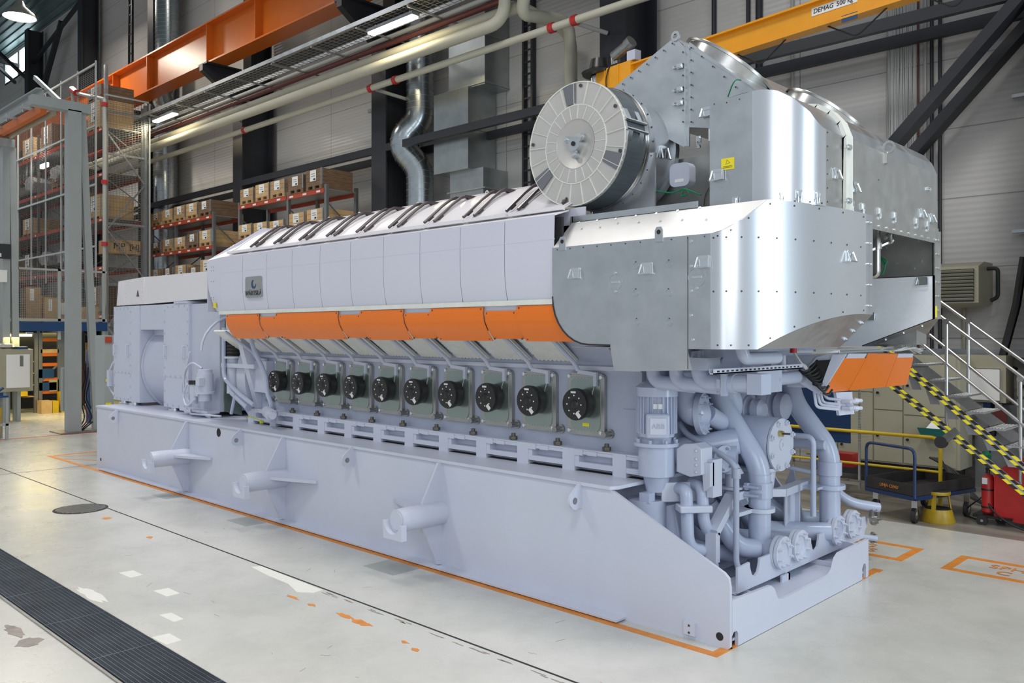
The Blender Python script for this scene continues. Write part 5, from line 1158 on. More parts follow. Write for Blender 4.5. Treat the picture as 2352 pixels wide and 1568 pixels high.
part(MB().obox(A+e1*.3, e1*.45, sd*.12, Vector((0, 0, .26))).obox(A+e1*.1, e1*.012, sd*.14, Vector((0, 0, .26))).obox(A+e1*.45, e1*.012, sd*.14, Vector((0, 0, .26))), 'boom_head', 'crane', jc)
mt = A+e1*.25+Vector((0, 0, .45))
part(MB().cyl(mt-sd*.05, mt+e1*.35+Vector((0, 0, .16)), .10, 18).cyl(mt-Vector((0, 0, .25)), mt, .09, 14).cyl(mt+e1*.3+Vector((0, 0, .14)), mt+e1*.42+Vector((0, 0, .2)), .115, 18), 'drive_motor', 'steel', jc)
part(MB().lathe([(0, .32), (.05, .34), (.12, .2), (.3, .16)], A-e1*.18+Vector((0, 0, .22)), (0, 0, 1), 28), 'gear_wheel', 'black', jc)
part(MB().cyl(A-e1*.22-Vector((0, 0, 2.5)), A-e1*.22+Vector((0, 0, .2)), .14, 18), 'pivot_post', 'stain', jc)
part(MB().obox(A+e1*.72+Vector((0, 0, .36)), e1*.1, sd*.08, Vector((0, 0, .09))), 'switch_box', 'paint2', jc)
part(MB().tube([A+e1*.5+Vector((0, 0, .33)), A+e1*.2-sd*.13+Vector((0, 0, .28)), A+e1*.15-sd*.16, A+e1*.2-sd*.15-Vector((0, 0, .3))], .012, 6, bend=.1), 'motor_cable', 'blackc', jc)
for s0, s1 in ((3.0, 3.9), (4.6, 5.5), (6.0, 6.8)):
    p, q = A+e1*s0-Vector((0, 0, .2)), A+e1*s1-Vector((0, 0, .2)); md = (p+q)/2-Vector((0, 0, .28))
    part(MB().tube([p, p.lerp(md, .6), md, q.lerp(md, .6), q], .012, 6, bend=.12), 'festoon_cable', 'blackc', jc)
sg = A+e1*4.72-sd*.034+Vector((0, 0, .06))
pl_ = part(MB().obox(sg, e1*.36, sd*.003, Vector((0, 0, .06))), 'name_plate', 'white', jc, label='white maker plate')
text('DEMAG', 'plate_lettering', 'black', pl_, sg-e1*.17-sd*.003, e1, (0, 0, 1), .095, shear=.2)
text('500 kg', 'plate_lettering', 'black', pl_, sg+e1*.17-sd*.003, e1, (0, 0, 1), .095)
tg = A+e1*5.0-sd*.1-Vector((0, 0, .21))
part(MB().obox(tg, e1*.12, sd*.0+Vector((0, 0, .05)), sd*.004), 'blue_tag', 'blue', jc)

# ================================================================== RIGHT BACKGROUND
M['locker'] = mat('locker_beige', (.36, .34, .25), .45, var=.05, vscale=2)
M['alu'] = mat('aluminium', (.62, .62, .61), .3, metal=.9, var=.1, vscale=6)
M['bluep'] = mat('blue_tube_paint', (.01, .03, .10), .4)
M['ply'] = mat('black_plywood', (.025, .022, .022), .6, var=.3, vscale=8)
M['yel'] = mat('yellow_paint', (.62, .42, .01), .4, var=.1, vscale=4)
M['yels'] = mat('worn_mustard_paint', (.38, .25, .01), .4, var=.15, vscale=12)
M['aisle'] = mat('worn_aisle_floor', (.26, .235, .20), .3, var=.35, vscale=1.2, stretch=(.25, 2.5, 1))
fm(MB().box(-9, 14, 5.35, 9.28, 0, .001), 'worn_aisle', 'aisle')
# heater
ht = thing('unit_heater', 'beige louvred air heater hanging on the wall above the stair rail', 'heater', (-.85, 8.9, 2.8))
hx0, hx1 = -1.7, -.57
part(MB().prism([(8.45, 2.86), (8.6, 2.79), (9.2, 2.85), (9.2, 3.5), (8.75, 3.5), (8.45, 3.42)], 'x', hx0, hx1), 'casing', 'locker', ht)
part(MB().box(hx0+.06, hx1-.06, 8.43, 8.46, 2.88, 3.38), 'opening', 'gap', ht)
for k in range(9): part(MB().slab([(hx0+.06, 8.43, 2.9+.054*k), (hx1-.06, 8.43, 2.9+.054*k), (hx1-.06, 8.39, 2.93+.054*k), (hx0+.06, 8.39, 2.93+.054*k)], (0, .004, .004)), 'louvre', 'locker', ht)
part(MB().tube([(hx1, 8.9, 3.4), (hx1+.15, 8.9, 3.4), (hx1+.15, 8.9, 2.95), (hx1+.05, 8.9, 2.9)], .03, 8, bend=.06), 'hose', 'rubber', ht)
tag(part(MB().cyl((-1.0, 9.25, 2.0), (-1.0, 9.25, 2.8), .03, 8), 'heater_pipe', 'locker', None), 'short beige pipe below the air heater', 'pipe')
tr = part(MB().box(-3, 0.1, 9.05, 9.25, 2.02, 2.1).box(-3, .1, 9.03, 9.05, 2.02, 2.14), 'wall_trunking', 'galv', None); tag(tr, 'horizontal grey cable trunking on the wall above the cabinets', 'trunking')
for k, X in enumerate((-1.9, -1.45, -.8, -.35)): tag(part(MB().tube([(X, 9.1, 2.05), (X+.05, 9.0, 1.9), (X+.2, 8.8, 1.85)], .03, 8, bend=.05), 'cable_drop', 'blackc', None), ('leftmost', 'second', 'third', 'rightmost')[k]+' of the black cables drooping under the wall trunking', 'cable')
# locker cabinets
lc = thing('locker_cabinet', 'beige steel locker cabinet with small doors behind the yellow railing', 'cabinet', (-1.7, 8.3, .3))
part(MB().box(-3.1, -.743, 8.0, 8.6, .34, 2.05).box(-3.05, -.8, 8.05, 8.6, .1, .34, mi=1), 'body', ['locker', 'gap'], lc)
xs2 = [-3.1, -2.545, -1.968, -1.513, -.743]; zs2 = [.36, .62, 1.05, 1.55, 2.04]
zz = {0: [.36, .75, 1.15, 1.55, 2.04], 1: [.36, .75, 1.15, 1.55, 2.04], 2: [.36, 1.1, 1.55, 2.04], 3: [.36, 1.1, 1.55, 2.04]}
zz = {0: [.36, .8, 1.45, 2.04], 1: [.36, .8, 1.45, 2.04], 2: [.36, 1.18, 1.72, 2.04], 3: [.36, 1.12, 2.04]}
for i in range(4):
    for j in range(len(zz[i])-1):
        a, b, c, d = xs2[i]+.012, xs2[i+1]-.012, zz[i][j]+.01, zz[i][j+1]-.01
        dd = part(MB().box(a, b, 7.98, 8.0, c, d), 'door', 'locker', lc)
        part(MB().cyl((a+.06, 7.98, (c+d)/2), (a+.06, 7.95, (c+d)/2), .02, 10), 'knob', 'black', dd)
part(MB().box(-.743, -.70, 8.0, 8.6, .34, 2.05), 'side_post', 'locker', lc)
wb = thing('whiteboard_cabinet', 'wall cabinet with a white board door behind the stair handrails', 'cabinet', (-.6, 8.6, 1.3))
part(MB().box(-1.1, -.2, 8.45, 8.9, 1.35, 2.06), 'body', 'locker', wb)
part(MB().box(-.9, -.27, 8.42, 8.45, 1.38, 1.86), 'white_board', 'white', wb)
part(MB().box(-.9, -.27, 8.415, 8.42, 1.375, 1.385).box(-.9, -.27, 8.415, 8.42, 1.855, 1.865).box(-.905, -.895, 8.415, 8.42, 1.38, 1.86).box(-.275, -.265, 8.415, 8.42, 1.38, 1.86), 'board_frame', 'steel', wb)
for p in ((-.78, 1.83), (-.55, 1.78)): part(MB().cyl((p[0], 8.42, p[1]), (p[0], 8.4, p[1]), .02, 12), 'red_magnet', 'red', wb)
for k, z in enumerate((1.62, 1.28)):
    e = part(MB().box(-.02, .12, 8.3, 8.45, z-.15, z+.15).cyl((.05, 8.3, z), (.05, 8.27, z), .03, 12, mi=1), 'switch_box', ['locker', 'black'], None); tag(e, ('upper', 'lower')[k]+' beige switch box at the right edge beyond the handrails', 'switch box')
tag(part(MB().box(-.45, -.2, 8.5, 8.52, .95, 1.25), 'brown_notice', 'brown', None), 'red-brown notice board low on the wall behind the stairs', 'notice board')
tag(part(MB().box(-.52, -.42, 8.5, 8.55, 1.24, 1.36), 'wall_socket', 'bluep', None), 'small dark blue box under the white board', 'socket')
tag(part(MB().box(-.36, -.27, 8.5, 8.54, 1.24, 1.33), 'wall_socket', 'locker', None), 'small beige socket under the white board', 'socket')
part_ = part(MB().box(-.70, .2, 8.75, 8.8, 0, 1.3), 'grey_panel', 'galv', None); tag(part_, 'plain grey sheet panel behind the fire extinguisher', 'panel')
# teal tray of papers
ts = thing('teal_letter_tray', 'teal plastic tray holding papers on the locker front', 'tray', (-.95, 7.9, 1.0))
cx = (-1.038,7.85,0.882)
part(MB().slab([(cx[0]-.2, 7.78, cx[2]+.08), (cx[0]+.2, 7.78, cx[2]+.08), (cx[0]+.17, 7.88, cx[2]-.07), (cx[0]-.17, 7.88, cx[2]-.07)], (0, -.004, 0)).box(cx[0]-.18, cx[0]+.18, 7.86, 7.97, cx[2]-.07, cx[2]-.06), 'tray', 'teal' if 'teal' in M else mat('teal_plastic', (.02, .25, .23), .35), ts)
part(MB().slab([(cx[0]-.15, 7.85, cx[2]), (cx[0]+.16, 7.85, cx[2]), (cx[0]+.12, 7.95, cx[2]+.17), (cx[0]-.02, 7.95, cx[2]+.2)], (0, .004, 0)), 'papers', 'white', ts)
# blue board on a perforated stand
bs = thing('blue_display_board', 'dark blue board on a slotted aluminium stand left of the locker cabinet', 'board', (-1.9, 6.6, 0))
M['bboard'] = mat('blue_board', (.005, .03, .10), .5)
part(MB().box(-3.0, -1.775, 6.6, 6.62, .78, 1.75), 'board', 'bboard', bs)
part(MB().box(-1.654-.015, -1.654+.015, 6.62, 6.65, .12, 1.85), 'post', 'alu', bs)
lv = MB()
for k in range(22): lv.bar((-1.76, 6.6, .8+.04*k), (-1.5, 6.62, .82+.04*k), .006, .006)
part(lv, 'wire_holder', 'locker', bs)
part(MB().box(-2.4, -1.6, 6.5, 6.56, .2, .24).box(-2.0, -1.95, 6.2, 7.0, .04, .2), 'foot', 'alu', bs)
tag(part(MB().box(-2.35, -1.95, 7.1, 7.4, .35, .55), 'red_bin', 'red', None), 'small red plastic bin beside the blue trolley', 'bin')
# yellow railing
yr = thing('yellow_railing', 'yellow tubular guard railing in front of the locker cabinet', 'railing', (-.544, 6.6, 0))
part(MB().tube([(-4.5, 6.6, .965), (-.62, 6.6, .965), (-.544, 6.6, .9), (-.544, 6.6, 0)], .026, 12, bend=.1).cyl((-4.5, 6.6, .5), (-.544, 6.6, .5), .018, 10), 'rail', 'yel', yr)
# platform trolley
pt = thing('platform_trolley', 'dark blue platform trolley with black plywood sides under the yellow railing', 'trolley', (-.8, 6.0, 0))
a, b, c_, d = Vector((-1.162, 5.62, .33)), Vector((-.45, 5.32, .33)), Vector((-.10, 6.52, .33)), Vector((-.83, 6.8, .33))
up = Vector((0, 0, .2)); k_ = Vector((0, 0, .05))
part(MB().slab([a, b, c_, d], (0, 0, .03)), 'deck', 'ply', pt)
for p, q in ((a, b), (b, c_), (c_, d), (d, a)):
    part(MB().bar(p, q, .04, .05), 'frame_tube', 'bluep', pt)
for p, q in ((a, b), (b, c_), (c_, d), (d, a)):
    part(MB().bar(p+Vector((0, 0, .1)), q+Vector((0, 0, .1)), .015, .14), 'side_board', 'ply', pt)
part(MB().tube([a, a+Vector((0, 0, .62)), b+Vector((0, 0, .62)), b], .02, 10, bend=.1), 'push_handle', 'bluep', pt)
mid_ = (a+b)/2; rg = (b-a).normalized()
for ii, p in enumerate((a+Vector((.08, .12, 0)), b+Vector((-.05, .15, 0)), c_+Vector((-.05, -.15, 0)), d+Vector((.05, -.1, 0)))):
    w_ = part(MB().cyl((p.x-.025, p.y, .095), (p.x+.025, p.y, .095), .095, 22).cyl((p.x-.028, p.y, .095), (p.x+.028, p.y, .095), .05, 16, mi=1), 'wheel', ['rubber', 'steel'], pt)
    part(MB().bar((p.x, p.y, .31), (p.x, p.y, .1), .07, .02, up=(0, 1, 0)), 'fork', 'zinc', w_)
ng = Vector((rg.y, -rg.x, 0)); cc = mid_+Vector((0, 0, .10))+ng*.012
text('LINJA CENU', 'board_lettering', 'paintor', pt, cc+rg*.0, rg, (0, 0, 1), .055)
# step stool
ss = thing('step_stool', 'yellow round step stool standing by the railing post', 'stool', (-.32, 5.75, 0))
o0 = Vector((-.32, 5.77, 0))
part(MB().lathe([(0, .2), (.02, .205), (.14, .17), (.17, .16)], o0, (0, 0, 1), 28, caps=(0, 0)), 'base', 'yels', ss)
part(MB().cyl(o0+Vector((0, 0, .165)), o0+Vector((0, 0, .172)), .155, 26), 'lower_tread', 'rubber', ss)
for k in range(3):
    t = 2*PI*k/3+.5; part(MB().bar(o0+Vector((.15*math.cos(t), .15*math.sin(t), .16)), o0+Vector((.12*math.cos(t), .12*math.sin(t), .36)), .05, .015, up=(math.cos(t), math.sin(t), 0)), 'leg', 'yels', ss)
part(MB().lathe([(0, .145), (.02, .15), (.04, .145)], o0+Vector((0, 0, .35)), (0, 0, 1), 26), 'top_ring', 'yels', ss)
part(MB().cyl(o0+Vector((0, 0, .39)), o0+Vector((0, 0, .397)), .14, 26), 'upper_tread', 'rubber', ss)
# mobile stair
st_ = thing('mobile_stair', 'aluminium mobile stair with black and yellow hazard tape at the right edge', 'stairs', (0, 6, 0))
sA0, sA1 = Vector((-1.0, 5.6, 1.866)), Vector((.95, 5.6, .31))
sB0, sB1 = Vector((-1.0, 5.6, 2.27)), Vector((.95, 5.6, .575))
sC0, sC1 = Vector((-1.1, 6.4, 2.2)), Vector((.95, 6.4, .65))
M['hazard'] = mat('hazard_black', (.02, .02, .02), .4)
def tape(p, q, nm):
    o = part(MB().bar(p, q, .03, .085), nm, 'alu', st_)
    L_ = (q-p).length; d_ = (q-p)/L_; n = int(L_/.085); u = Vector((d_.z, 0, -d_.x)); u = u if u.z > 0 else -u
    for off, sk in ((.027, 0), (-.027, .02)):
        g = MB(); V = [[g.bm.verts.new(p+d_*(k*.085+sk+(.03 if w > 0 else 0))+u*(off+w)+Vector((0, -.0165, 0))) for w in (-.0165, .0165)] for k in range(n+1)]
        for k in range(n): g._f([V[k][0], V[k+1][0], V[k+1][1], V[k][1]], k % 2)
        part(g, 'hazard_tape', ['yellow', 'hazard'], o, smooth=0)
tape(sA0, sA1, 'lower_stringer'); tape(sB0, sB1, 'upper_stringer')
part(MB().bar(sC0, sC1, .03, .14), 'far_stringer', 'alu', st_)
for k in range(9):
    t = .06+k*.112; p = sB0.lerp(sB1, t); z = p.z+.02; x = p.x+.05
    g = MB().box(x-.02, x+.20, 5.66, 6.38, z-.02, z).box(x-.02, x-.01, 5.66, 6.38, z-.06, z)
    g2 = [(x+.03+.035*i, 5.75+.06*j, z) for i in range(5) for j in range(11)]
    g.dots(g2, (0, 0, 1), .009, .003, mi=1, n=5)
    part(g, 'tread', ['alu', 'white'], st_)
    q = sA0.lerp(sA1, t+.03)
    part(MB().slab([(x-.02, 5.64, z-.03), (x+.05, 5.64, z-.06), (q.x+.13, 5.64, q.z+.12), (q.x+.02, 5.64, q.z+.12), (x-.03, 5.64, z-.12)], (0, .01, 0)), 'side_bracket', 'alu', st_)
def rail(pts, nm='handrail', r=.021): part(MB().tube(pts, r, 10, bend=.05), nm, 'railm', st_)
d3 = Vector((.91, 0, -.746)); d3n = d3.normalized()
rail([Vector((-.60, 5.7, 2.88)), Vector((.95, 5.7, 1.62))]); rail([Vector((-.9, 6.5, 3.13)), Vector((.95, 6.5, 1.65))])
pa = Vector((-0.582,5.7,2.338)); pb_ = Vector((0.658,5.7,1.294)); rail([pa, pb_+(pb_-pa)*.2])
pa = Vector((-0.652,6.5,2.376)); pb_ = Vector((0.477,6.5,1.416)); rail([pa, pb_+(pb_-pa)*.2])
for (x, y, z0, z1) in ((-.196, 5.7, 1.2, 2.53), (-.169, 6.5, 1.45, 2.55), (.62, 5.7, .6, 1.84)):
    part(MB().cyl((x, y, z0), (x, y, z1), .021, 10).cyl((x, y-.03, z1+.01), (x, y+.03, z1+.01), .035, 14), 'baluster', 'railm', st_)
wq = Vector((-0.196,5.5,1.045))
part(MB().cyl(wq+Vector((0, -.03, 0)), wq+Vector((0, .03, 0)), .075, 20).bar(wq+Vector((0, 0, 0)), wq+Vector((.18, 0, .16)), .09, .05, up=(0, 1, 0), mi=1), 'castor', ['rubber', 'steel'], st_)
# fire extinguisher on small cart
fe = thing('fire_extinguisher', 'red fire extinguisher standing left of the red welding unit', 'fire extinguisher', (.10, 6.2, .16))
ex0 = Vector((0.173,6.1,0.127)); EX, EY = ex0.x, 6.1
part(MB().lathe([(0, .06), (.02, .075), (.42, .075), (.48, .05), (.5, .02)], (EX, EY, .13), (0, 0, 1), 22), 'cylinder', 'red', fe)
part(MB().cyl((EX, EY, .63), (EX, EY, .67), .02, 8).box(EX-.03, EX+.07, EY-.01, EY+.01, .67, .7), 'valve', 'black', fe)
part(MB().box(EX-.05, EX+.01, EY-.079, EY-.074, .5, .58), 'label', 'white', fe)
for z in (.2, .42): part(MB().ring((EX, EY, z), (0, 0, 1), .074, .079, .02, 20), 'strap', 'black', fe)
wu = thing('welding_unit', 'red steel welding unit on a wheeled cart at the right edge', 'machine', (.5, 6.2, 0))
part(MB().prism([(EX+.09, .1), (EX+.9, .02), (EX+.9, .9), (EX+.45, .9), (EX+.09, .68)], 'y', 6.0, 6.5), 'body', 'red', wu)
part(MB().box(EX-.14, EX+.3, 5.95, 6.3, .09, .12), 'cart_plate', 'black', wu)
for x, y in ((EX-.03, 5.95), (EX+.12, 6.2)): part(MB().cyl((x, y-.02, .055), (x, y+.02, .055), .065, 20).cyl((x, y-.022, .055), (x, y-.02, .055), .018, 10, mi=1), 'wheel', ['rubber', 'zinc'], wu)
tag(part(MB().tube([(EX-.1, 6.6, .9), (EX-.1, 6.3, .45), (EX+.05, 5.95, .2), (EX+.4, 5.8, .03), (EX+.8, 5.8, .02)], .012, 6, bend=.2), 'black_hose', 'blackc', None), 'black hose falling in front of the red unit', 'hose')
tag(part(MB().tube([(EX-.12, 6.4, .3), (EX-.3, 6.3, .12), (EX-.32, 6.3, .02), (EX-.1, 6.1, .02)], .01, 6, bend=.1), 'black_hose', 'blackc', None), 'looped black hose on the floor left of the extinguisher', 'hose')
for k in range(6): tag(part(MB().tube([(-1.0+.03*k, 7.6, .55), (-.6, 7.5-.03*k, .4-.03*k), (-.3-.02*k, 7.3, .1), (-.1, 7.1, .03)], .018, 6, bend=.15), 'cable_hose', 'blackc' if k % 2 else 'rubber', None), 'dark hose in the bunch draped beside the blue trolley', 'hose', 'bunch of dark hoses')
tag(part(MB().lathe([(0, .06), (.1, .07), (.14, .03)], (.05, 6.45, .72), (0, 0, 1), 18), 'gas_bottle', 'green', None), 'green gas bottle top behind the stair bracket', 'gas bottle')

# ================================================================== LEFT BACKGROUND
M['gant'] = mat('gantry_grey', (.34, .37, .37), .45, var=.04)
M['rackred'] = mat('rack_beam_orange_red', (.42, .055, .02), .4, var=.1)
M['rackgal'] = mat('rack_upright', (.28, .29, .29), .35, metal=.8, var=.1)
M['wood'] = mat('crate_wood', (.40, .25, .12), .6, var=.25, vscale=5, stretch=(1, 1, 6))
M['woodd'] = mat('old_pallet_wood', (.17, .10, .055), .7, var=.3, vscale=5, stretch=(1, 1, 6))
M['woodl'] = mat('light_box_wood', (.55, .36, .17), .55, var=.15, vscale=4)
M['plastic'] = mat('clear_wrap', (.45, .43, .42), .15, metal=.2, var=.3, vscale=12)
def crate(w, d, h, style, loc, label, group, cat='crate'):
    t = thing('crate', label, cat, (0, 0, 0), group)
    g = MB().box(-w/2, w/2, 0, d, .13, .13+h); n = max(2, int(h/.1))
    for k in range(1, n): g.box(-w/2-.002, w/2+.002, -.002, d, .13+h*k/n-.004, .13+h*k/n, mi=1)
    part(g, 'box', [('wood', 'woodd', 'woodl')[style], 'gap'], t)
    p = MB().box(-w/2, w/2, 0, d, .10, .13).box(-w/2, w/2, 0, d, 0, .02)
    for x in (-w/2+.06, 0, w/2-.06): p.box(x-.06, x+.06, 0, d, .02, .10)
    part(p, 'pallet', 'woodd' if style == 1 else 'wood', t)
    part(MB().box(-w*.22, w*.16, -.006, -.002, .13+h*.25, .13+h*.95).box(-w*.15, w*.08, -.0075, -.006, .13+h*.7, .13+h*.73, mi=1).box(-w*.15, w*.1, -.0075, -.006, .13+h*.55, .13+h*.58, mi=1).box(0, w*.12, -.0075, -.006, .13+h*.3, .13+h*.42, mi=1), 'label_sheet', ['white', 'gap'], t)
    part(MB().box(w/2-.03, w/2+.004, -.005, .03, .12, .14+h), 'corner_iron', 'galv', t)
    t.location = loc
    return t
def rack(name, label, X0, X1, mid, Y0_, Y1_, levels, ztop):
    r = thing(name, label, 'pallet rack', ((X0+X1)/2, Y0_, 0))
    ups = [X0]+mid+[X1]
    for X in ups:
        for Y in (Y0_, Y1_): part(MB().box(X-.05, X+.05, Y-.04, Y+.04, 0, ztop), 'upright', 'rackgal', r)
        g = MB(); z = .3; s_ = 0
        while z < ztop-.9:
            g.bar((X, Y0_ if s_ else Y1_, z), (X, Y1_ if s_ else Y0_, z+.8), .03, .03); z += .8; s_ ^= 1
        part(g, 'frame_bracing', 'rackgal', r)
    for z in levels:
        for a, b in zip(ups, ups[1:]):
            for Y in (Y0_-.04, Y1_+.04): part(MB().box(a+.05, b-.05, Y-.02, Y+.02, z-.12, z), 'beam', 'rackred', r)
        part(MB().box(X0, X1, Y0_, Y1_, z-.03, z-.01), 'shelf_deck', 'galvd', r)
        g = MB()
        for k in range(7): x = X0+.3+(X1-X0-.6)*k/6; g.box(x-.09, x+.09, Y0_-.064, Y0_-.06, z-.09, z-.04)
        part(g, 'beam_label', 'white', r)
    return r
rack('pallet_rack', 'red-beamed pallet rack right of the column, behind the engine', -20.53, -15.89, [-17.77], 7.0, 7.95, [6.25, 5.22], 6.35)
rack('pallet_rack', 'red-beamed pallet rack left of the column, behind the generator', -26.8, -22.2, [-24.9], 7.0, 7.95, [6.15, 5.18, 4.12], 6.25)
ordn = ['first', 'second', 'third', 'fourth', 'fifth']
def row(xs, z, zn, rackn, hs, st):
    for i, x in enumerate(xs):
        w = (xs[1]-xs[0])*.84
        crate(w, 1.0, hs[i], st[i], (x, 6.93, z), 'labelled wooden crate, %s from the left on the %s shelf of the %s rack' % (ordn[i], zn, rackn), 'crates on the %s shelf of the %s rack' % (zn, rackn))
row([-20.0, -19.1, -18.25, -17.3, -16.4], 6.25, 'top', 'right', [.33, .36, .36, .36, .42], [0, 2, 0, 1, 1])
row([-20.1, -19.2, -18.3, -17.25, -16.35], 5.22, 'second', 'right', [.3, .28, .25, .36, .38], [2, 2, 2, 2, 2])
row([-26.35, -25.4, -24.5, -23.6, -22.7], 6.15, 'top', 'left', [.33, .35, .38, .38, .36], [0, 2, 0, 2, 1])
row([-26.35, -25.4, -24.45, -23.55, -22.65], 5.18, 'second', 'left', [.26, .3, .3, .34, .38], [1, 0, 2, 1, 2])
row([-26.35, -25.4, -24.4, -23.45, -22.6], 4.12, 'third', 'left', [.38, .38, .42, .3, .5], [0, 1, 2, 1, 2])
tag(part(MB().lathe([(0, .25), (.1, .24), (.2, .12)], (-18.9, 7.6, 6.75), (0, 0, 1), 16), 'metal_bowl', 'galv', None), 'grey metal bowl lying on the crates of the right rack', 'bowl')
# tall caged rack
tall = rack('tall_pallet_rack', 'very tall pallet rack inside a wire mesh cage at the left', -46, -25.7, [-42.6, -39.2, -35.8, -32.4, -29.0], 5.0, 6.2, [1.3, 3.0, 4.6, 6.2, 7.7, 9.2], 10.0)
for X in (-25.63,):
    part(MB().box(X-.06, X+.06, 4.93, 5.03, 0, 11.2).dots([(X, 4.93, .2+.12*k) for k in range(90)], (0, -1, 0), .015, .003), 'end_post', ['galv', 'gap'], tall)
    part(MB().box(X-.06, X+.06, 6.22, 6.32, 0, 10.1), 'end_post', 'galv', tall)
    g = MB(); z = 1.0; s_ = 0
    while z < 9.0:
        g.bar((X, 5.0, z) if s_ else (X, 6.25, z), (X, 6.25, z+1.6) if s_ else (X, 5.0, z+1.6), .05, .05); z += 1.6; s_ ^= 1
    for z in (2.2, 4.0, 6.0, 8.3, 9.7): g.box(X-.02, X+.02, 5.0, 6.25, z-.04, z+.04)
    part(g, 'end_bracing', 'galv', tall)
cage = thing('mesh_cage', 'fine wire mesh safety cage around the tall rack', 'mesh fence', (-32, 4.6, 4))
g = MB(); X = -25.45
for k in range(14): y = 4.95+.1*k; g.box(X-.004, X+.004, y-.004, y+.004, 2.6, 10.2)
for k in range(127): z = 2.6+.06*k; g.box(X-.004, X+.004, 4.95, 6.3, z-.004, z+.004)
part(g, 'end_mesh', 'rackgal', cage, kind='stuff')
g = MB()
for k in range(150): x = -50+.165*k; g.box(x-.004, x+.004, 4.6, 4.608, 4.4, 11.0)
for k in range(110): z = 4.4+.06*k; g.box(-50, -25.4, 4.6, 4.608, z-.003, z+.003)
part(g, 'side_mesh', 'rackgal', cage, kind='stuff')
for X in seq(-49.5, -25.4, 16): part(MB().box(X-.03, X+.03, 4.56, 4.6, 4.2, 11.2), 'cage_post', 'gant', cage)
for z in (5.2, 7.2, 9.1, 11.1): part(MB().box(-50, -25.4, 4.55, 4.6, z-.03, z+.03), 'cage_rail', 'gant', cage)
part(MB().box(-25.47, -25.42, 4.9, 6.35, 10.15, 10.2).box(-25.47, -25.42, 6.3, 6.35, 2.5, 10.2), 'cage_frame', 'gant', cage)
# contents of the tall rack
pos = 0
lv_n = {9.2: 'top', 7.7: 'second', 6.2: 'third', 4.6: 'fourth', 3.0: 'fifth', 1.3: 'lowest'}
for z in (9.2, 7.7, 6.2, 4.6, 3.0, 1.3):
    for i, x in enumerate((-26.8, -28.2, -30.4, -31.6, -33.8, -37.2, -40.7)):
        if (R.random() < .55 and not (i == 0)) or (i == 0 and z in (7.7, 4.6)): continue
        st = R.choice((0, 1, 2)); h = R.uniform(.4, .95)
        if z == 9.2 and i == 0: h = .9; st = 2
        t = crate(1.15, 1.1, h, st, (x, 5.02, z), 'wooden crate, number %s from the near end on the %s level of the caged rack' % (('one', 'two', 'three', 'four', 'five', 'six', 'seven')[i], lv_n[z]), 'crates in the caged rack')
        pos += 1
cr = crate(1.15, 1.1, .35, 1, (-26.8, 5.02, 10.25), 'old dark pallet crate stacked on top of the big crate in the caged rack', 'crates in the caged rack')
bx = part(MB().box(-26.6, -25.75, 5.1, 6.15, 5.05, 5.5), 'long_box', 'woodl', None); tag(bx, 'long light wooden box with dark print at the near end of the caged rack', 'box')
text('MP', 'box_lettering', 'gap', bx, (-25.75, 5.45, 5.28), (0, 1, 0), (0, 0, 1), .3)
text('[H]', 'box_lettering', 'gap', bx, (-25.75, 5.95, 5.28), (0, 1, 0), (0, 0, 1), .25)
for i, (x, z) in enumerate(((-30.3, 8.0), (-33.2, 7.95), (-29.6, 4.9), (-31.5, 4.9))):
    s = MB(); p = [(x+.6*math.cos(a)*R.uniform(.7, 1.1), 4.9, z+.25+.3*math.sin(a)*R.uniform(.6, 1.1)) for a in [2*PI*k/16 for k in range(16)]]
    s.slab(p, (0, .8, 0)); tag(part(s, 'plastic_wrapped_load', 'plastic', None), ('upper right', 'upper left', 'lower left', 'lower right')[i]+' crumpled plastic wrapped load in the caged rack', 'wrapped load')
rl = thing('rack_lamp', 'small bright lamp shining inside the caged rack', 'lamp', (-31.409,4.9,8.645))
part(MB().box(*[v for ab in zip(((-31.409,4.9,8.645)[0]-.35, 4.85, (-31.409,4.9,8.645)[2]-.05), ((-31.409,4.9,8.645)[0]+.35, 4.95, (-31.409,4.9,8.645)[2]+.1)) for v in ab]), 'lens', 'lampw', rl)
# sprinkler pipe at rack corner
q = thing('sprinkler_riser', 'galvanised riser pipe with red couplings at the corner of the caged rack', 'pipe', (-25.5, 4.75, 0))
part(MB().tube([(-27.213,4.5,10.028), (-27.213,4.5,10.513), (-25.139,4.75,9.93), (-25.139,4.75,3.299)], .06, 10, bend=.08), 'pipe', 'greyp2', q)
for p in ((168,212), (238,240), (238,418)): pass
for z in (9.761, 7.261, 5.266): part(MB().cyl((-25.139, 4.75, z-.06), (-25.139, 4.75, z+.06), .1, 10), 'red_coupling', 'red', q)
part(MB().cyl((-27.295,4.5,10.632), (-26.888,4.5,10.434), .11, 10).cyl((-27.543,4.5,10.163), (-27.05,4.5,10.071), .11, 10), 'red_elbow', 'red', q)
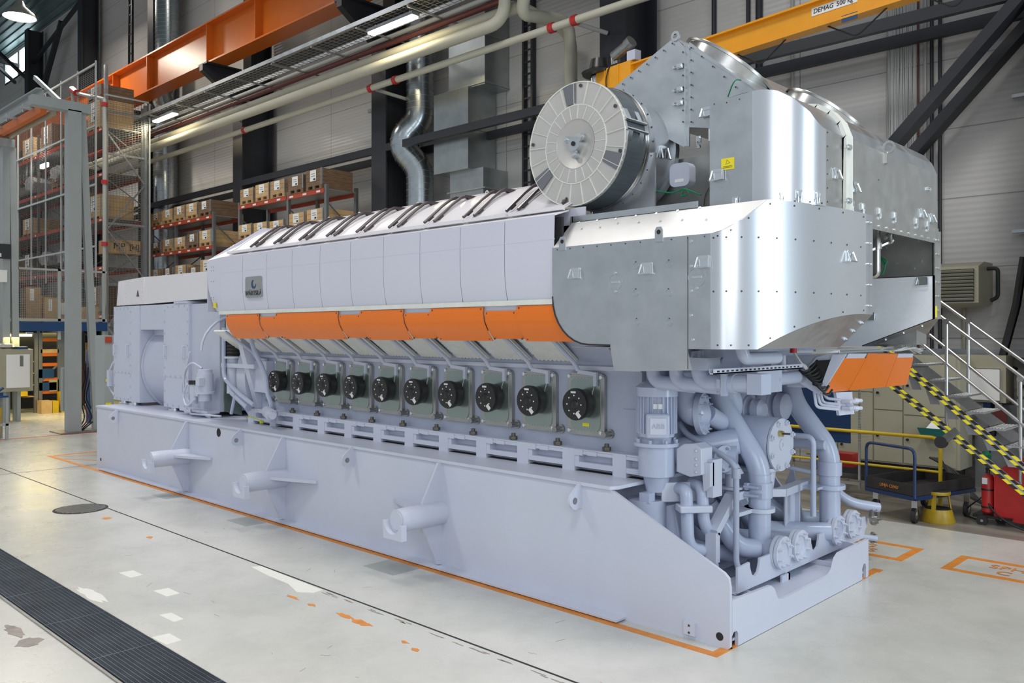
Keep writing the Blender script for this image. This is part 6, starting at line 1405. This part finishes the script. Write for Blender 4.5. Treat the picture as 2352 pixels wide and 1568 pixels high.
# light gantry
gn = thing('light_gantry', 'light grey steel gantry with an orange overhead track on the left', 'gantry', (-18.6, 1.5, 0))
def hcol(x, y, z1, w=.3):
    return MB().box(x-.12, x+.12, y-.15, y-.13, 0, z1).box(x-.12, x+.12, y+.13, y+.15, 0, z1).box(x-.012, x+.012, y-.13, y+.13, 0, z1)
part(MB().box(-18.66, -18.4, 1.43, 1.73, 0, 7.75), 'post', 'gant', gn)
part(MB().bar((-18.55, 2.12, 0), (-18.55, 1.78, 7.75), .14, .16, up=(0, 1, 0)), 'leaning_strut', 'gant', gn)
part(MB().box(-18.7, -18.4, .65, 1.95, 7.72, 7.95), 'cap_beam', 'gant', gn)
part(MB().box(-19.0, -18.2, 1.2, 2.3, 0, .03), 'base_plate', 'steel', gn)
px_ = (-22.6,1.285,7.426); 
part(MB().box(-22.7, -22.44, 1.122, 1.3, 0, 7.461), 'post', 'gant', gn)
part(MB().bar((-22.5, 1.47, 0), (-22.5, 1.364, 7.423), .14, .16, up=(0, 1, 0)), 'leaning_strut', 'gant', gn)
part(MB().box(-22.7, -22.4, 0.762, 1.406, 7.423, 7.423+.22), 'cap_beam', 'gant', gn)
a0, a1 = (-19.258,1.2,8.329), (-19.258,1.2,7.968)
zb_, zt2 = 7.968, 8.351
part(MB().box(-34, a0[0], 1.12, 1.16, zb_, zt2).box(-34, a0[0], 1.0, 1.28, zt2-.03, zt2).box(-34, a0[0], 1.0, 1.28, zb_, zb_+.03), 'main_beam', 'gant', gn)
part(MB().bar((-19.09,1.1,7.812), (-34, 1.1, 7.812), .14, .2), 'orange_track', 'rbeam', gn)
part(MB().bar((-18.955,1.3,7.741), (-34, 1.3, 7.741), .08, .12), 'lower_track', 'locker', gn)
for k in range(5):
    x = -19.6-1.3*k; part(MB().box(x-.04, x+.04, .75, 1.45, zb_-.12, zb_-.06).cyl((x, .8, zb_-.2), (x, .8, zb_), .02, 6).cyl((x, 1.4, zb_-.2), (x, 1.4, zb_), .02, 6), 'track_clamp', 'galv', gn)
part(MB().bar((-24.103,2.4,9.904), (-21.901,2.4,8.757), .08, .12), 'diagonal_strut', 'gant', gn)
# mezzanine / fenced platform
mz = thing('fenced_platform', 'blue-edged storage platform with mesh fence above the electrical cabinet', 'platform', (-24, 3, 2.4))
M['blueb'] = mat('blue_edge_beam', (.01, .05, .16), .4)
part(MB().box(-24.05, -23.95, -3, 4.4, 2.45, 2.72), 'edge_beam', 'blueb', mz)
part(MB().box(-34, -24, -3, 4.5, 2.6, 2.68), 'deck', 'galvd', mz)
part(MB().box(-24.05, -23.98, -3, 4.4, 2.74, 2.82).box(-24.05, -23.98, -3, 4.4, 4.24, 4.30), 'fence_rail', 'gant', mz)
for y in (-1.5, .2, 1.9, 3.031, 4.3): part(MB().box(-24.05, -23.98, y-.04, y+.04, 2.2, 4.3), 'fence_post', 'gant', mz)
g = MB()
for k in range(150): y = -3+.05*k; g.box(-24.02, -24.015, y-.004, y+.004, 2.8, 4.25)
for k in range(29): z = 2.8+.05*k; g.box(-24.02, -24.015, -3, 4.4, z-.004, z+.004)
part(g, 'fence_mesh', 'galvd', mz, kind='stuff')
for i, (y0, y1, z1, m) in enumerate(((2.25, 2.65, 3.75, 'wood'), (2.75, 3.1, 3.45, 'woodl'), (3.1, 3.6, 3.35, 'wood'), (3.9, 4.3, 3.2, 'woodl'))):
    b_ = part(MB().box(-24.9, -24.4, y0, y1, 2.68, z1).box(-24.398, -24.39, y0+.1, y0+.22, z1-.4, z1-.05, mi=1), 'carton', [m, 'white'], None); tag(b_, ('tall plastic topped', 'small white labelled', 'wide brown', 'rightmost')[i]+' carton behind the platform fence', 'carton')
for i in range(7):
    z = 2.8+.19*i; tag(part(MB().box(-24.9, -24.5, 1.2, 2.1, z, z+.13), 'blue_storage_bin', 'blueb', None), 'blue storage bin in the stack at the left picture edge', 'bin', 'stack of blue storage bins')
tag(part(MB().box(-22.42, -22.38, 0.992, 1.294, 4.394, 4.793).box(-22.41, -22.37, 1.038, 1.069, 4.441, 4.535, mi=1), 'dark_sign', ['dsteel', 'white'], None), 'dark sign panel fixed to the gantry post at the left edge', 'sign')
tag(part(MB().box(-22.42, -22.38, 0.992, 1.21, 3.761, 4.089), 'white_sign', 'white', None), 'white squared sign under the dark sign at the left edge', 'sign')
# under the platform
tubelamp(-23.9, -23.5, 1.6, 2.25, 'lit fluorescent lamp under the blue platform edge') if False else None
tl = thing('fluorescent_lamp', 'lit fluorescent lamp hanging under the blue platform edge', 'lamp', (-23, 1.6, 2.3))
part(MB().box(-23.05, -22.95, 1.415, 1.983, 2.30, 2.36), 'tube', 'lamp', tl)
part(MB().box(-23.05, -22.95, 1.85, 2.016, 2.36, 2.42), 'holder', 'galv', tl)
l = bpy.data.lights.new('platform_lamp_light', 'AREA'); l.size = 1.5; l.energy = 70; l.color = (1, .8, .28)
o = bpy.data.objects.new('platform_lamp_light', l); col.objects.link(o); o.location = (-22.9, 1.9, 2.28)
l = bpy.data.lights.new('platform_lamp_light', 'AREA'); l.size = 2.5; l.energy = 260; l.color = (1, .8, .28)
o = bpy.data.objects.new('platform_lamp_light', l); col.objects.link(o); o.location = (-27.5, 3, 2.4)
ec = thing('electrical_cabinet', 'beige electrical cabinet with papers on its door under the platform', 'cabinet', (-22.5, 1.3, 0))
ey0, ey1 = 1.02, 1.732
part(MB().box(-22.5, -22, ey0-.5, ey1, .83, 1.96), 'body', 'locker', ec)
dd = part(MB().box(-22, -21.98, 1.081, 1.646, .93, 1.82), 'door', 'white', ec)
part(MB().box(-21.98, -21.975, 1.403, 1.487, 1.5, 1.79, mi=0).box(-21.98, -21.976, 1.498, 1.635, 1.35, 1.79, mi=1), 'door_papers', ['steel', 'white'], dd)
part(MB().box(-22.3, -22.2, 1.403, 1.487, 0, .83).box(-22.3, -22.2, 1.071, 1.143, 0, .83), 'leg', 'gant', ec)
part(MB().box(-22.45, -22.05, 1.298, 1.625, 1.96, 2.02), 'blue_tray', 'blueb', ec)
tag(part(MB().lathe([(0, .1), (.05, .2), (.12, .18), (.16, .05)], (-22.2, 1.135, 1.97), (0, 0, 1), 12), 'crumpled_bag', 'plastic', None), 'pale crumpled bag lying on the electrical cabinet', 'bag')
wbk = thing('work_bench', 'blue bench frame at the left picture edge', 'bench', (-18.2, .1, 0))
by = 0.053
part(MB().box(-18.6, -18, by-1.2, by, .95, 1.0), 'bench_top', 'blueb', wbk)
part(MB().box(-18.05, -18, by-.06, by, 0, .95), 'leg', 'gant', wbk); part(MB().box(-18.5, -18.45, by-.06, by, 0, .95), 'leg', 'gant', wbk)
part(MB().box(-18.05, -18, by-1.2, by, .32, .37), 'cross_rail', 'gant', wbk)
tag(part(MB().lathe([(0, .16), (.6, .2), (.62, .2)], (-18.2, by-.28, .1), (0, 0, 1), 20), 'yellow_bin', 'yel', None), 'yellow waste bin under the blue bench', 'bin')
tag(part(MB().box(-18.3, -18.1, by-.3, by-.08, 1.0, 1.06).cyl((-18.2, by-.2, 1.06), (-18.2, by-.05, 1.16), .03, 8), 'bench_vice', 'blueb', None), 'blue vice on top of the bench', 'vice')
lowr = rack('low_shelving_rack', 'orange-beamed shelving under the platform beside the electrical cabinet', -27, -26.9, [], 1.6, 1.7, [], .5) if False else None
ur = thing('low_shelving', 'galvanised shelving with orange beams under the platform', 'shelving', (-25.2, 3.5, 0))
for y in (2.572, 2.691, 3.212, 3.31): part(MB().box(-24.65, -24.55, y-.05, y+.05, 0, 2.4), 'upright', 'rackgal', ur)
for z in (1.45, 1.75, 1.0, .62, .3, 2.2): part(MB().box(-24.62, -24.58, 2.643, 3.773, z-.06, z+.04), 'beam', 'rbeam', ur)
for z in (.5, .85, 1.2, 1.55): part(MB().box(-25.2, -24.6, 2.254, 2.595, z-.02, z), 'shelf', 'woodl', ur)
part(MB().bar((-24.6, 2.726, .95), (-24.6, 3.15, 1.4), .05, .05), 'diagonal', 'rackgal', ur)
part(MB().box(-26.5, -26.4, -3, 4.6, 0, 2.4), 'back_board', 'dsteel', ur)
for i, (a, b, z0, z1, m) in enumerate(((92, 112, 0, .38, 'woodl'), (113, 124, 0, .36, 'yel'), (130, 140, 0, .62, 'yel'), (116, 134, .62, .98, 'locker'), (100, 134, 1.79, 1.9, 'woodl'), (60, 78, 1.22, 1.35, 'woodl'), (58, 76, .52, .66, 'yel'), (62, 80, .87, 1.0, 'wood'), (95, 125, 1.04, 1.3, 'blueb'), (97, 130, .66, .9, 'blueb'))):
    o = part(MB().box(-24.55+.0, -24.2, 0, 1, z0, z1), 'storage_box', m, None) if False else part(MB().box(-24.5 if z0 < .1 else -25.1, -24.1 if z0 < .1 else -24.55, 2.695+(a-100)*.0147, 2.695+(b-100)*.0147, z0, z1), 'storage_box', m, None)
    tag(o, ('pale wooden box on the floor by the rack upright', 'small yellow box on the floor', 'yellow crate stack beside the gantry post', 'cream plastic canister above the small trolley', 'flat pale box on the upper orange beam', 'thin pale box on the left shelves', 'yellow box low on the left shelves', 'brown box in the left shelves', 'blue bin on the middle orange shelf', 'blue bin on the lower orange shelf')[i], 'box')
bp_ = thing('blue_machine_panel', 'dark blue upright machine panel between gantry and generator', 'machine', (-20.5, 3, 0))
part(MB().box(-20.6, -20.4, 2.591, 2.834, .0, 1.95), 'panel', 'blueb', bp_)
part(MB().box(-20.4, -20.35, 2.622, 2.754, 1.3, 1.7).bar((-20.38, 2.622, 1.2), (-20.38, 2.71, 1.75), .04, .04), 'control_head', 'steel', bp_)
tag(part(MB().box(-18.9, -18.75, 1.419, 1.518, .5, 1.55), 'blue_cover', 'gant', None), 'pale blue panel leaning on the gantry post', 'panel')
for k in range(7):
    y = 1.779+.04*k; p = [(-18.7, y, 1.75-.1*(k % 3)), (-18.6, y+.05*math.sin(k), 1.3), (-18.65, y-.12, .8), (-18.55, y-.18+.05*k, .3), (-18.5, y-.25, .02)]
    tag(part(MB().tube(p, .016, 6, bend=.15), 'hanging_hose', ('blackc', 'brown', 'blackc')[k % 3], None), 'dark hose in the tangle hanging on the gantry', 'hose', 'tangle of hoses on the gantry')
sc_ = thing('side_cabinet', 'pale control cabinet with yellow labels behind the generator', 'cabinet', (-14.5, 2.3, 0))
part(MB().box(-14.9, -14.4, 0.783, 0.969, .8, 2.35).box(-14.39, -14.38, 0.8, 0.909, 1.42, 1.47, mi=1).box(-14.39, -14.38, 0.8, 0.909, .95, 1.0, mi=1).box(-14.39, -14.38, 0.791, 0.918, 2.2, 2.32, mi=2), 'body', ['gant', 'yellow', 'rackred'], sc_)
part(MB().box(-14.8, -14.5, 0.808, 0.935, 0, .8), 'plinth', 'gant', sc_)

# ================================================================== LIGHT
sc.view_settings.exposure = .08
w = bpy.data.worlds.new('world'); sc.world = w; w.use_nodes = True
bg = w.node_tree.nodes['Background']; bg.inputs['Color'].default_value = (.84, .91, 1.0, 1); bg.inputs['Strength'].default_value = .5
def area(name, loc, rot, sx, sy, power, c=(1, 1, 1)):
    l = bpy.data.lights.new(name, 'AREA'); l.shape = 'RECTANGLE'; l.size = sx; l.size_y = sy; l.energy = power; l.color = c
    o = bpy.data.objects.new(name, l); col.objects.link(o); o.location = loc; o.rotation_euler = rot; return o
for i, (x, y) in enumerate([(-32, 2), (-20, 2), (-7, 1), (4, 1), (-26, -8), (-10, -8), (4, -8)]):
    area('high_bay_light', (x, y, 14), (0, 0, 0), 2.5, 2.5, 430, (1, .965, .93)).data.spread = 2.45
area('gate_daylight', (12, 2.0, 4.5), (0, PI/2, 0), 8, 2.4, 480, (.74, .9, 1))
area('shell_highlight_fill', (5.4, -13.5, 5), (PI/2, 0, 0), 3.2, 8, 140, (.9, .95, 1))  # added unseen panel light, aimed to put a highlight on the upper shell
area('side_fill', (9, -9.5, 6), (PI/2-.35, 0, math.radians(43)), 6, 6, 380, (.92, .96, 1))  # added fill without a real source, brightens fronts and enclosure interior
area('high_bay_lamp_light', (-31.185, 4, 13.936-.05), (0, 0, 0), .9, .9, 500, (1, .9, .75))
area('wall_wash_lamp', (-34, 6.5, 17.2), (-.5, 0, 0), 3, 1, 330, (1, .9, .78))
area('wall_wash_lamp', (-24, 6.5, 17.2), (-.5, 0, 0), 3, 1, 170, (1, .9, .78))
